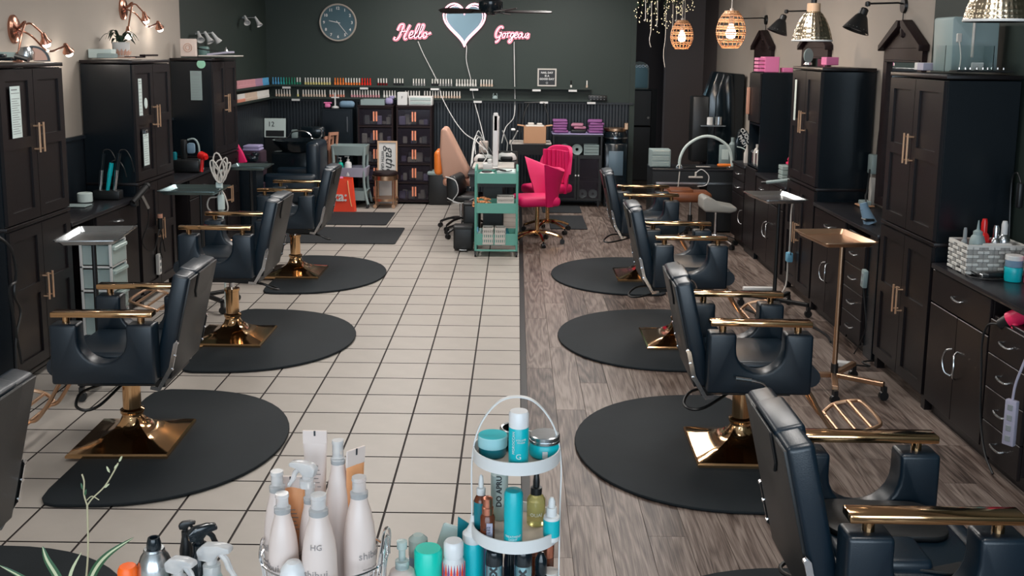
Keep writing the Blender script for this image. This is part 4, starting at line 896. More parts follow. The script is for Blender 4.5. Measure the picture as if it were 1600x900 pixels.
for x in (.02,W-.05):
    for y in (.02,.33): b.box(x,x+.03,y,y+.03,0,.08)
b.build('body', 'black_plastic', r); MB().rbox(W/2,.19,.957,W+.02,.40,.012,.003,1).build('top_board', 'lilac', r)
for s, (x0, x1) in enumerate(((.01,W/2-.004),(W/2+.004,W-.01))):
    d = MB().box(x0,x0+.03,-.018,0,.09,.67).box(x1-.03,x1,-.018,0,.09,.67).box(x0+.03,x1-.03,-.018,0,.64,.67).box(x0+.03,x1-.03,-.018,0,.09,.12).build('door', 'black_plastic', r)
    MB().box(x0+.03,x1-.03,-.012,-.008,.12,.64).build('pane', 'smoked', d); MB().lathe([(.01,0),(.012,.012),(0,.014)], c=(0,0,0), n=10, T=TR(((x1-.015) if s == 0 else x0+.015,-.018,.42)) @ RX(PI/2)).build('knob', 'white', d)
for i, (x, z, m_, l_) in enumerate(((.89,.754,'paper','left of two round pale plates on the open shelf of the glass cabinet'),(1.055,.754,'paper','right of two round pale plates on the open shelf of the glass cabinet'),(1.14,.172,'paper','left of two round tins behind the lower glass door'),(1.275,.172,'paper','right of two round tins behind the lower glass door'))):
    R = .07 if z > .5 else .06
    o = MB().lathe([(R*.3,.004),(R*.34,.012),(R*.8,.012),(R,.02),(R,.0),(0,.0)], n=24, T=TR((x,9.22,z)) @ RX(PI/2)).lathe([(R*.25,.018),(0,.018)], n=12, mi=1, T=TR((x,9.22,z)) @ RX(PI/2)).build('plate', ['pale_blue', 'black_plastic']); tag(o, l_, 'plate')
basket(1.245, 9.30, .683, .19, .17, .12, 'pale_blue', 'pale grey-green basket on the open shelf of the glass cabinet')
for i, (x, m_, n_, l_) in enumerate(((.83,'purple',5,'left stack of folded purple towels on the glass cabinet'),(1.30,'purple',5,'right stack of folded purple towels on the glass cabinet'),(1.07,'pink_dusk',2,'small dusty pink folded towel between the purple stacks'))):
    if m_ not in M: C('pink_dusk', (.36,.15,.22), .85)
    r = thing('towel_stack', l_, 'towels', (x, 9.3, .964+(.05 if n_ == 2 else 0)))
    random.seed(i)
    for k in range(n_): MB().rbox(random.uniform(-.012,.012),0,.022+k*.034,.19 if n_ > 2 else .16,.22,.036,.016,3,T=RZ(random.uniform(-.12,.12))).build('towel', m_, r)
o = MB().rbox(1.07,9.3,.99,.2,.18,.05,.02,2).build('towel', 'black_plastic'); tag(o, 'black folded cloth under the dusty pink towel', 'towels')
r = thing('towel_warmer', 'tall black towel steamer with gold ring top beside the cabinet', 'appliance', (1.565, 9.25, 0))
MB().rbox(0,.1,.42,.30,.34,.84,.02,2).build('body', 'black_gloss', r); MB().rbox(0,-.075,.58,.19,.012,.32,.008,2).build('front_panel', mat('blue_grey_panel', (.09,.14,.18), .3), r)
MB().lathe([(.14,.84),(.15,.87),(.15,.95),(.13,1.0)], c=(0,.1,0), n=24).build('drum', 'black_gloss', r); MB().lathe([(.15,.90),(.17,.90),(.17,.915),(.15,.915)], c=(0,.1,0), n=24).build('ring', 'silver', r); MB().lathe([(.14,.99),(.15,1.0),(.15,1.03),(.0,1.035)], c=(0,.1,0), n=24).rbox(.13,.0,1.06,.05,.03,.09,.006,1).build('lid', 'gold_soft', r)
# ---------------------------------------------------------------- passage at the right end
r = thing('ornate_mirror', 'pale arched mirror with a scrolled crest in the dark passage', 'mirror', (2.305, 12.92, 1.62))
pts = [(-.16,-.21),(.13,-.21),(.145,-.19),(.145,.14),(.11,.20),(.05,.235),(-.02,.25),(-.10,.235),(-.16,.2)]
MB().prism(pts, -.02, -.0, 'y', .004, 1).build('frame', 'paper', r); MB().prism([(x*.86, z*.84-.015) for x, z in pts], -.026, -.021, 'y').build('mirror_glass', mat('pale_mirror', (.35,.62,.70), .15, .3), r)
for i in range(5): MB().tube([(-.12+i*.055+.02*math.cos(t), -.03, .17+.02*math.sin(t)) for t in [q*PI/4 for q in range(8)]], .005, 5, closed=True).build('scroll', 'silver', r)
r = thing('hall_cabinet', 'dark cabinet deep in the passage with a round white knob', 'cabinet', (2.0, 11.9, 0)); MB().rbox(.13,.3,.43,.5,.5,.86,.01,1).rbox(.18,.2,1.15,.4,.3,.56,.01,1).build('body', 'black_plastic', r); MB().lathe([(.012,0),(.02,.02),(0,.035)], n=10, T=TR((.33,.04,1.0)) @ RX(PI/2)).build('knob', 'white', r)
# ---------------------------------------------------------------- pendants over the right aisle
def dome_pendant(x, y, z, R, lab, rows=9, per=34):
    r = thing('pendant_lamp', lab, 'pendant lamp', (x, y, z), 0, 'hammered brass pendant lamps')
    H = .205*R/.125
    prof = [(R, 0), (R*.985, .01), (R*.93, H*.2), (R*.82, H*.42), (R*.66, H*.64), (R*.46, H*.82), (R*.32, H*.9)]
    n = per*4; k = rows*4; b = MB(); vs = []; fs = []
    def rad(t):
        t *= len(prof)-1; i = min(int(t), len(prof)-2); f = t-i; return prof[i][0]*(1-f)+prof[i+1][0]*f, prof[i][1]*(1-f)+prof[i+1][1]*f
    for i in range(k+1):
        rr, zz = rad(i/k)
        for j in range(n):
            d = .0035*abs(math.sin(PI*rows*i/k))*abs(math.sin(PI*per*j/n)) if 0 < i < k else 0
            vs.append(((rr-d)*math.cos(2*PI*j/n), (rr-d)*math.sin(2*PI*j/n), zz))
    for i in range(k):
        for j in range(n): fs.append((i*n+j, i*n+(j+1) % n, (i+1)*n+(j+1) % n, (i+1)*n+j))
    b.add(vs, fs).build('shade', 'brass_hammered', r, ang=60)
    MB().lathe([(R*1.0,-.004),(R*1.015,.0),(R*1.0,.006),(R*.97,0),(R*1.0,-.004)], n=48).build('rim', 'white', r)
    MB().cyl((0,0,H*.88), (0,0,H*1.14), R*.33, n=24).build('wood_cap', 'light_wood', r)
    MB().cyl((0,0,H*1.14), (0,0,H*1.28), .018, n=12).cyl((0,0,H*1.28), (0,0,CEIL-z), .004, n=6).build('cord', 'black_plastic', r)
    MB().lathe([(0,.03),(.03,.045),(.04,.08),(.025,.12),(.015,.14),(0,.14)], n=16).build('bulb', 'bulb_warm', r)
dome_pendant(2.085, .03, 2.158, .118, 'larger hammered brass dome pendant cut off by the top right corner')
dome_pendant(2.083, 2.43, 2.105, .122, 'whole hammered brass dome pendant in front of the middle right cabinet', rows=8, per=26)
def woven_pendant(x, y, z, lab):
    r = thing('pendant_lamp', lab, 'pendant lamp', (x, y, z), 0, 'woven rattan pendant lamps')
    prof = [(.07,0),(.105,.05),(.122,.11),(.122,.16),(.108,.22),(.082,.27),(.055,.305)]
    P = [Vector((a, 0, b)) for a, b in prof]; P = smooth(P, 3)
    b = MB()
    for k in range(16):     # upright ribs
        a = 2*PI*k/16; b.tube([(p.x*math.cos(a), p.x*math.sin(a), p.z) for p in P], .0022, 4)
    for k in range(13):     # bands woven in and out
        t = k/12; q = P[min(int(t*(len(P)-1)), len(P)-1)]
        b.tube([((q.x+.003*math.cos(8*2*PI*j/32+k*PI))*math.cos(2*PI*j/32), (q.x+.003*math.cos(8*2*PI*j/32+k*PI))*math.sin(2*PI*j/32), q.z) for j in range(32)], .0045, 4, closed=True)
    b.lathe([(.075,.27),(.056,.306)], n=24)
    b.build('shade', 'rattan', r)
    MB().lathe([(0,.07),(.035,.085),(.045,.12),(.03,.17),(.015,.2),(0,.2)], n=16).build('bulb', 'bulb_warm', r)
    MB().cyl((0,0,.2), (0,0,.33), .016, n=10).cyl((0,0,.33), (0,0,CEIL-z), .004, n=6).build('cord', 'offwhite', r)
woven_pendant(2.083, 4.83, 2.07, 'nearer woven rattan pendant with a glowing bulb inside')
woven_pendant(2.07, 7.33, 2.065, 'farther, smaller-looking woven rattan pendant beside the fairy lights')
for x, y, z in ((2.083, 4.83, 2.04), (2.07, 7.33, 2.03)):
    l = bpy.data.lights.new('pendant_light', 'POINT'); l.energy = 9; l.color = (1, .78, .58); l.shadow_soft_size = .05; o = bpy.data.objects.new('pendant_light', l); COL.objects.link(o); o.location = (x, y, z)
# ---------------------------------------------------------------- fairy lights and trailing greenery
r = thing('fairy_light_garland', 'string of warm fairy lights with trailing greenery at the passage', 'string lights', (2.0, 8.0, 2.5))
random.seed(8); wire = MB(); bulbs = MB(); lv = MB()
for k in range(15):
    x = -.33+k*.045; L = .12+.22*math.exp(-((k-4)/6)**2)*random.uniform(.5, 1.3); y0 = random.uniform(-.2, .2); pts = [(x+random.uniform(-.03,.03), y0+random.uniform(-.05,.05), .25-j*(L+.1)/6) for j in range(7)]
    wire.tube(pts, .0012, 4)
    for p in pts:
        for q in range(2): bulbs.lathe([(0,-.007),(.005,0),(0,.008)], c=(p[0]+random.uniform(-.02,.02), p[1], p[2]+random.uniform(-.02,.02)), n=5)
    for q in range(34):
        p = random.choice(pts[:4]); T = TR(p) @ RZ(random.uniform(0,6.3)) @ RX(random.uniform(-1.2,1.2)); lv.add([(0,0,0),(.012,.02,0),(0,.05,.004),(-.012,.02,0)], [(0,1,2,3)], T=T)
wire.build('wire', 'black_plastic', r)
tag(bulbs.build('bulbs', 'fairy', r), kind='stuff'); tag(lv.build('leaves', 'leaf_dark', r, flat=True), kind='stuff')
st = MB()
for k, (x, l) in enumerate(((-.19,.62),(-.12,.38),(-.02,.85),(.06,.5),(.10,.3),(.20,.55),(-.26,.3))): st.tube(smooth([(x,0,.2),(x+.01,.02,-l*.3),(x-.008,.01,-l*.7+.1),(x+.012,0,-l+.2)],4), .004, 4)
st.build('hanging_stems', 'offwhite', r)
# ---------------------------------------------------------------- wall sconces
def black_sconce(x, y, z, reach, lab, tilt=.35):
    r = thing('wall_sconce', lab, 'wall lamp', (x, y, z), 0, 'black swing-arm wall lamps')
    MB().lathe([(0,0),(.055,0),(.05,.02),(0,.022)], n=24, T=RY(-PI/2), sx=1.6 if False else 1).build('wall_plate', 'black_plastic', r)
    MB().tube([(0,0,.01),(-.05,0,.02),(-reach,0,.012)], .007, 8).lathe([(0,-.02),(.018,-.015),(.02,0),(.018,.015),(0,.02)], c=(-reach,0,.01), n=12).build('arm', 'black_plastic', r)
    T = TR((-reach-.01,0,-.0)) @ RY(tilt) @ TR((0,0,-.02))
    MB().lathe([(.018,0),(.03,-.01),(.032,-.05),(.045,-.065),(.095,-.17),(.097,-.175),(.090,-.172),(.03,-.06),(0,-.05)], n=28, T=T).build('shade', 'black_plastic', r)
    MB().lathe([(.088,-.155),(.030,-.075),(0,-.07)], n=20, T=T).build('reflector', 'white', r)
    MB().cyl((-.01,0,-.05), (-.01,0,-.28), .004, n=6).build('cord', 'black_plastic', r)
black_sconce(WR, 3.50, 2.375, .27, 'nearest black swing-arm wall lamp above the large dark mirror')
black_sconce(WR, 5.60, 2.40, .30, 'black swing-arm wall lamp left of the whole brass pendant')
black_sconce(WR, 7.55, 2.395, .30, 'black swing-arm wall lamp behind the nearer rattan pendant')
o = MB().tube(smooth([(WR-.01,3.50,2.1),(WR-.012,3.62,1.8),(WR-.012,3.80,1.5),(WR-.012,3.84,1.2)],5), .0045, 6).build('loose_cable', 'black_plastic'); tag(o, 'black cord running down the cream wall beside the large dark mirror', 'cord')
def copper_sconce(y, z, lab):
    r = thing('wall_sconce', lab, 'wall lamp', (WL, y, z), 0, 'copper gooseneck wall lamps')
    MB().lathe([(0,0),(.07,0),(.07,.015),(.055,.028),(0,.03)], n=24, T=RY(PI/2) @ Matrix.Diagonal((1.35,1,1,1))).build('wall_plate', 'copper', r)
    spec = [([(.03,0,0),(.10,-.03,.05),(.12,-.12,-.02),(.11,-.17,-.16)], (0,-.1,-1)), ([(.03,0,0),(.09,.04,.04),(.11,.10,.01),(.12,.17,-.03)], (0,.5,-.8)), ([(.03,0,0),(.09,.06,-.04),(.12,.22,-.14),(.12,.42,-.12),(.12,.50,-.10)], (0,.6,-.7))]
    for pts, d in spec:
        a = MB().tube(smooth(pts, 6), .007, 8).build('gooseneck', 'copper', r); e = Vector(pts[-1]); d = Vector(d).normalized(); q = d.to_track_quat('Z', 'Y').to_matrix().to_4x4(); T = TR(e) @ q
        MB().lathe([(.012,-.01),(.016,.0),(.022,.03),(.04,.06),(.037,.06),(.015,.02)], n=18, T=T).build('shade', 'copper', a)
        MB().lathe([(0,.03),(.02,.04),(.03,.065),(.024,.09),(0,.10)], n=14, T=T).build('bulb', 'bulb', a)
        l = bpy.data.lights.new('sconce_light', 'POINT'); l.energy = .9; l.color = (1, .9, .8); l.shadow_soft_size = .03; lo = bpy.data.objects.new('sconce_light', l); COL.objects.link(lo); lo.location = Vector((WL, y, z))+e+d*.13
copper_sconce(2.84, 2.13, 'copper three-arm gooseneck wall lamp above the nearest left cabinet')
copper_sconce(4.72, 2.34, 'copper gooseneck wall lamp above the potted plant')
def spots(y, z, n, lab):
    r = thing('wall_spots', lab, 'wall lamp', (WL, y, z), 0, 'white spotlight bars on the green wall')
    MB().tube([(.06,-.28,.0),(.06,.28,.02)], .008, 8).cyl((0,0,0),(.06,0,.0),.012,n=8).lathe([(0,0),(.04,0),(.04,.012),(0,.014)], n=18, T=RY(PI/2)).build('bar', 'silver', r)
    for k in range(n):
        T = TR((.08,-.25+k*.5/(n-1),0)) @ RY(2.6) @ RX(.7-k*.5)
        h = MB().lathe([(.012,-.03),(.016,.0),(.022,.05),(.04,.10),(.036,.10),(.015,.03)], n=16, T=T).build('spot_head', 'white', r)
spots(6.75, 2.16, 3, 'white three-headed spotlight bar above the mint-sticker cabinet'); spots(8.55, 2.38, 2, 'white two-headed spotlight bar in the left far corner')
# ---------------------------------------------------------------- station mirrors with broken pediments, right wall
def station_mirror(y0, y1, ztop, lab):
    # local x along the wall (far -> near after rotation), front toward the room
    w_ = y1-y0; r = thing('station_mirror', lab, 'mirror', (WR-.004, y1, 0), -PI/2, 'dark wooden station mirrors with peaked tops')
    b = MB(); z0, z1 = .90, ztop-.20
    b.box(.03,.10,-.035,0,z0,z1).box(w_-.10,w_-.03,-.035,0,z0,z1).box(.10,w_-.10,-.035,0,z0,z0+.06).box(.10,w_-.10,-.035,0,z1-.20+.12,z1)
    b.build('frame', 'dark_wood', r)
    MB().box(.09,w_-.09,-.012,-.006,z0+.05,z1-.07).build('mirror_glass', 'mirror', r)
    MB().rbox(w_/2,-.03,z1-.09,w_-.12,.02,.018,.004,1).build('ledge', 'silver' if False else 'dark_wood', r)
    MB().prism([(.03,z1),(w_-.03,z1),(w_/2+.10,ztop-.035),(w_/2-.10,ztop-.035)], -.035, 0, 'y', .003, 1).build('pediment', 'dark_wood', r)
    for s in (-1, 1):
        xs = [w_/2+s*w_*.5, w_/2+s*w_*.5, w_/2+s*.05, w_/2+s*.02, w_/2+s*.06]
        MB().prism([(xs[0],z1-.02),(xs[1],z1+.025),(w_/2+s*.06,ztop),(w_/2+s*.015,ztop-.005),(w_/2+s*.03,ztop-.05)][::s], -.075, 0, 'y', .004, 1).build('cornice', 'dark_wood', r)
    MB().lathe([(0,-.06),(.025,-.045),(.032,0),(.02,.04),(0,.06)], c=(w_/2,-.03,ztop-.07), n=16).build('finial', 'dark_wood', r)
station_mirror(3.00, 3.78, 2.27, 'largest dark wooden mirror with a peaked top, behind the tall cabinet by the basket')
station_mirror(5.10, 5.98, 2.28, 'dark wooden mirror with peaked top behind the whole brass pendant')
station_mirror(7.10, 7.95, 2.28, 'farthest dark wooden peaked mirror behind the pink box')
# ---------------------------------------------------------------- things on the right-hand cabinets
def simple(name, mb, m, lab, cat, grp=None, loc=None, **k):
    o = mb.build(name, m, None, loc, **k); return tag(o, lab, cat, grp)
r = thing('storage_bin', 'tall pale blue translucent bin on the nearest right cabinet', 'bin', (2.86, 2.02, 1.934))
MB().prism([(-.13,0),(.13,0),(.125,.30),(-.13,.31),(-.14,.3)], -.12, .14, 'y', .01, 2).build('body', 'pale_blue', r)
MB().rbox(-.02,-.125,.19,.012,.02,.22,.004,1).rbox(-.10,-.124,.19,.03,.012,.05,.004,1).tube(smooth([(-.10,-.13,.17),(-.085,-.13,.08),(-.09,-.13,.0)],3),.004,5).build('charger', 'offwhite', r)
simple('card', MB().rbox(2.85,1.84,1.965,.07,.006,.045,.004,1), 'white', 'small white framed card before the pale blue bin', 'card')
simple('acrylic_case', MB().box(2.63,2.90,1.755,1.758,1.934,2.08).box(2.63,2.633,1.758,1.88,1.934,2.08).box(2.897,2.90,1.758,1.88,1.934,2.08), 'glass', 'clear acrylic case standing on the nearest right cabinet', 'case')
simple('box', MB().rbox(2.78,2.36,1.957,.12,.10,.045,.003,1), 'white', 'small white box behind the jewellery tray, nearer the mirror', 'box'); simple('box', MB().rbox(2.80,2.22,1.957,.24,.09,.045,.003,1), 'pale_blue2', 'flat pale box with dark edge on the nearest right cabinet', 'box')
r = thing('trinket_tray', 'thin black tray of small silver trinkets on the nearest right cabinet', 'tray', (2.84, 1.76, 1.934)); MB().rbox(0,0,.006,.32,.10,.01,.003,1).build('tray', 'black_plastic', r)
random.seed(4)
for k in range(9): MB().lathe([(0,0),(.007,.004),(.005,.016),(.0,.02)], c=(-.13+k*.032, random.uniform(-.02,.02), .011), n=8).build('trinket', 'silver', r)
r = thing('artificial_plant', 'dark spiky succulent hanging above the pale blue bin, top right', 'plant', (2.93, 2.05, 2.42))
for k in range(18):
    a = k*2.4; b = .5+.5*(k % 3)/2; T = RZ(a) @ RY(b); MB().prism([(-.02,0),(0,.12),(.02,0)], -.004, .004, 'y', .002, 1, T=T @ TR((0,0,.02))).build('leaf', 'black_plastic', r)
MB().rbox(.06,0,-.06,.1,.16,.12,.01,2).build('bracket', 'black_plastic', r)
# near worktop
r = thing('woven_basket', 'white and grey woven basket full of squeeze bottles on the worktop', 'basket', (2.805, 1.45, .876))
W_, D_, H_ = .31, .22, .155; k = 12; rows = 7
bb = MB(); bb.box(-W_/2+.006,W_/2-.006,-D_/2+.006,D_/2-.006,0,.01); bb.build('inner', 'wicker_dark', r)
bb = MB().box(-W_/2+.006,W_/2-.006,-D_/2+.006,-D_/2+.009,0,H_).box(-W_/2+.006,W_/2-.006,D_/2-.009,D_/2-.006,0,H_).box(-W_/2+.006,-W_/2+.009,-D_/2,D_/2,0,H_).box(W_/2-.009,W_/2-.006,-D_/2,D_/2,0,H_)
bb.build('lining', 'wicker_dark', r)
ws = MB()
for (ax, ay, L, ang) in ((-W_/2,-D_/2,W_,0),(W_/2,-D_/2,D_,PI/2),(W_/2,D_/2,W_,PI),(-W_/2,D_/2,D_,-PI/2)):
    T = TR((ax,ay,0)) @ RZ(ang); n = int(L/.026); stp = L/n
    for i in range(n):
        for j in range(rows):
            hz = (i+2*j) % 4 < 2; x = (i+.5)*stp; z = (j+.5)*H_/rows
            if hz: ws.rbox(x, -.002, z, stp*1.25, .007, H_/rows*.72, .002, 1, T=T)
            else: ws.rbox(x, .002, z, stp*.72, .006, H_/rows*1.2, .002, 1, mi=1, T=T)
    ws.box(0, L, -.005, .005, H_-.006, H_+.006, T=T)
tag(ws.build('weave', ['wicker_light', 'wicker_dark'], r), kind='stuff')
def squeeze(x, y, z, h, rr, m, lab, tip=True, capm=None, name='squeeze_bottle'):
    r = thing(name, lab, 'bottle', (x, y, z)); MB().lathe([(rr*.92,0),(rr,.006),(rr,h*.58),(rr*.8,h*.68),(rr*.55,h*.72)], n=18).build('body', m, r)
    MB().lathe([(rr*.6,h*.70),(rr*.6,h*.78),(rr*.2,h*.82),(rr*.08,h)] if tip else [(rr*.5,h*.7),(rr*.5,h*.92),(rr*.35,h),(0,h)], n=14).build('nozzle', capm or m, r); return r
zb = .888
squeeze(2.73,1.41,zb,.27,.04,'pale_blue','pale squeeze bottle with pointed tip in the woven basket')
squeeze(2.79,1.47,zb,.27,.032,'red_plastic','bright red bottle in the woven basket', False)
squeeze(2.84,1.44,zb,.24,.03,'silver','silver bottle right of the red one in the woven basket', False)
squeeze(2.895,1.46,zb,.26,.033,'silver','rightmost silver pump bottle in the woven basket', False, 'white')
squeeze(2.69,1.47,zb,.22,.02,'grey_ink','narrow grey bottle at the left end of the woven basket', False)
simple('comb_box', MB().rbox(2.82,1.38,.99,.16,.03,.10,.006,1), 'white', 'white packet standing in front inside the woven basket', 'packet')
def jar(x, y, z, rr, h, m, lm, lab): 
    r = thing('cream_jar', lab, 'jar', (x, y, z)); MB().lathe([(rr*.95,0),(rr,.005),(rr,h*.6),(rr*.97,h*.62)], n=28).build('body', m, r); MB().lathe([(rr*1.03,h*.60),(rr*1.04,h*.95),(rr*.98,h),(0,h)], n=28).build('lid', lm, r); return r
jar(2.835,1.21,.876,.042,.075,'teal','teal','bright teal jar at the bottom of the stack by the basket'); jar(2.835,1.21,.952,.042,.06,'blue_cloth','white','white-lidded dark blue jar on top of the teal jar')
simple('lotion_bottle', MB().lathe([(.03,0),(.032,.01),(.032,.17),(.02,.19),(.02,.23),(0,.23)], n=16), 'hot_pink', 'deep pink bottle at the right edge beside the stacked jars', 'bottle', loc=(2.90,1.16,.876))
r = thing('hair_clipper', 'black hair clipper with looped cord in front of the woven basket', 'clipper', (2.79,1.27,.876)); MB().rbox(0,0,.018,.15,.035,.032,.012,2,T=RZ(.15)).build('body', 'black_plastic', r); MB().rbox(-.09,-.012,.018,.04,.03,.02,.004,1,T=RZ(.15)).build('blade', 'silver', r)
MB().tube(smooth([(.07,.01,.02),(-.02,-.06,.006),(-.14,-.02,.006),(-.13,.10,.006),(-.08,.0,.006),(-.15,.16,.03)],5), .004, 6).build('cord', 'black_plastic', r)
# pink dryer and power strip at the right edge
r = thing('hair_dryer', 'bright pink hair dryer hanging at the right edge by the drawers', 'hair dryer', (2.66, .80, .79)); MB().cyl((-.02,.02,-.02), (.07,-.07,.07), .04, .045, n=20).cyl((.07,-.07,.07),(.09,-.09,.09),.045,.03,n=20).build('barrel', 'hot_pink', r); MB().cyl((.0,.0,-.0), (-.03,-.05,-.09), .018, .016, n=12).build('handle', 'hot_pink', r)
MB().cyl((-.02,.02,-.02), (-.05,.05,-.05), .034, .026, n=18).tube(smooth([(-.04,.05,-.05),(-.07,.12,-.07),(-.08,.15,-.16),(-.075,.14,-.35),(-.07,.12,-.55),(-.07,.05,-.7),(-.07,-.05,-.77)],5), .006, 6).build('cord', 'black_plastic', r)
def strip(loc, rot, lab, n=4, m='paper'):
    r = thing('power_strip', lab, 'power strip', loc); r.rotation_euler = rot
    MB().rbox(0,0,0,.055,.03,.05*n+.02,.006,2).build('housing', m, r)
    for k in range(n): MB().rbox(0,-.016,-.05*(n-1)/2+k*.05,.026,.004,.028,.003,1).build('socket', 'grey_ink', r)
    return r
s_ = strip((2.575, .60, .34), (0, .0, -PI/2+.6), 'white power strip hanging before the four-drawer chest at the right edge', 4, 'pale_blue2'); MB().tube(smooth([(0,0,.11),(.01,0,.2),(.05,0,.35),(.06,.02,.5)],4), .006, 6).build('cord', 'pale_blue2', s_)
s_ = strip((2.572, 2.62, .56), (0, .12, -PI/2), 'white power strip hanging on the filler panel beside the drawers', 2, 'pale_blue'); MB().tube(smooth([(0,-.0,-.06),(.05,0,-.15),(.12,0,-.3),(.06,-.01,-.45),(.02,-.02,-.53)],4), .005, 6).build('cord', 'black_plastic', s_)
s_ = strip((2.42, 2.44, .03), (PI/2, 0, 1.2), 'white power strip lying on the floor beside the gold tray stand', 2, 'white'); MB().tube(smooth([(0,0,.06),(.05,-.01,.15),(.12,-.01,.1),(.18,-.01,.16)],4), .006, 6).build('cord', 'black_plastic', s_)
s_ = strip((2.875, 1.64, 1.35), (0, 0, 0), 'pale plug adapter on the wall above the right worktop', 3, 'paper'); s_.location = (3.01, 1.30, 1.36); s_.rotation_euler = (0, 0, -PI/2); MB().tube(smooth([(0,-.01,-.09),(.03,-.02,-.2),(.02,-.02,-.38),(-.1,-.02,-.47)],4), .005, 6).build('cord', 'offwhite', s_)
r = thing('hair_clipper', 'dark clippers hanging by their cords on the wall beside the pale adapter', 'clipper', (2.99, 1.52, 1.28)); MB().rbox(0,0,0,.03,.04,.14,.01,2).tube(smooth([(0,0,.07),(-.01,.03,.12),(-.01,.08,.05),(-.01,.05,-.3)],4), .005, 6).build('body', 'black_plastic', r)
# middle right station
r = thing('wall_outlet', 'white outlet adapter with plugs on the cream wall beside the mirror', 'outlet', (WR-.004, 3.83, 1.19), -PI/2); MB().rbox(0,-.03,0,.10,.06,.15,.01,2).build('plate', 'pale_blue', r); MB().tube(smooth([(.02,-.05,-.07),(.05,-.05,-.2),(.06,-.06,-.3)],4), .006, 6).rbox(.03,-.04,-.21,.05,.04,.22,.01,2).build('trunking', 'offwhite', r)
simple('loose_cable', MB().tube(smooth([(2.98,3.80,1.15),(2.9,3.6,1.02),(2.82,3.4,.99),(2.78,3.2,.9),(2.72,3.0,.93)],5), .006, 6), 'black_plastic', 'black hair dryer cord drooping from the wall outlet to the blue dryer', 'cord')
r = thing('hair_clippers', 'bundle of black clippers hanging beside the large mirror over the worktop', 'clippers', (2.96, 3.05, 1.05)); MB().rbox(0,0,0,.05,.06,.18,.02,2).rbox(-.01,-.05,-.05,.04,.04,.14,.015,2).tube(smooth([(0,0,.09),(-.03,-.05,.15),(-.03,.05,.1),(-.03,0,-.1)],4),.006,6).build('body', 'black_plastic', r); MB().rbox(-.02,-.05,-.12,.03,.03,.03,.006,1).rbox(-.02,0,-.1,.03,.03,.02,.005,1).build('blade', 'silver', r)
simple('box', MB().rbox(2.93,3.72,.90,.07,.10,.045,.006,1).rbox(2.93,3.72,.885,.11,.14,.012,.004,1,mi=1), ['pale_blue', 'cardboard'], 'small pale clock-like box on a brown tray on the middle right worktop', 'box')
r = thing('hair_dryer', 'dark blue hair dryer standing on its nozzle at the worktop edge', 'hair dryer', (2.70, 2.93, .876)); MB().cyl((0,0,0), (-.04,.02,.10), .045, .03, n=18).cyl((-.04,.02,.10),(-.05,.025,.14),.03,.026,n=18).build('barrel', 'blue_dark' if 'blue_dark' in M else 'blue_cloth', r); MB().cyl((-.02,.0,.06), (-.03,-.02,-.04), .016, n=12).rbox(-.02,0,.03,.07,.09,.02,.008,1).build('handle', 'black_plastic', r)
# on the middle right cabinet
r = thing('vanity_mirror', 'small round pale vanity mirror on the middle right cabinet', 'mirror', (2.69, 4.60, 1.934)); MB().lathe([(0,0),(.032,0),(.03,.02),(0,.022)], n=16, sy=1.3).build('base', 'silver', r); MB().lathe([(0,-.006),(.05,-.005),(.052,0),(.05,.005),(0,.006)], n=24, T=TR((0,0,.075)) @ RZ(.5) @ RX(PI/2) @ Matrix.Diagonal((1,1.2,1,1))).build('disc', 'pale_blue', r)
simple('box', MB().rbox(2.81,4.40,1.968,.10,.14,.065,.004,1), 'pink', 'pink box on the middle right cabinet before the mirror', 'box')
simple('notice_sheet', MB().box(0,.055,-.0015,0,0,.34), 'paper', 'narrow printed price sheet on the door of the middle right cabinet', 'paper', loc=None)
bpy.data.objects['notice_sheet'].location = (FR-.021, 4.66, 1.47); bpy.data.objects['notice_sheet'].rotation_euler = (0, 0, -PI/2)
r = thing('storage_box', 'pink box with stacked drawers on top of the niche tower', 'box', (2.73, 6.12, 1.842)); MB().rbox(.02,0,.075,.14,.20,.15,.004,1).build('body', 'pink', r)
for k in range(4): MB().rbox(-.08,-.0,.018+k*.036,.07,.16,.028,.004,1).build('drawer', 'pink', r)
simple('box', MB().rbox(2.90,6.05,1.865,.10,.12,.045,.006,1), 'pink', 'low pink basket right of the pink box on the niche tower', 'basket')
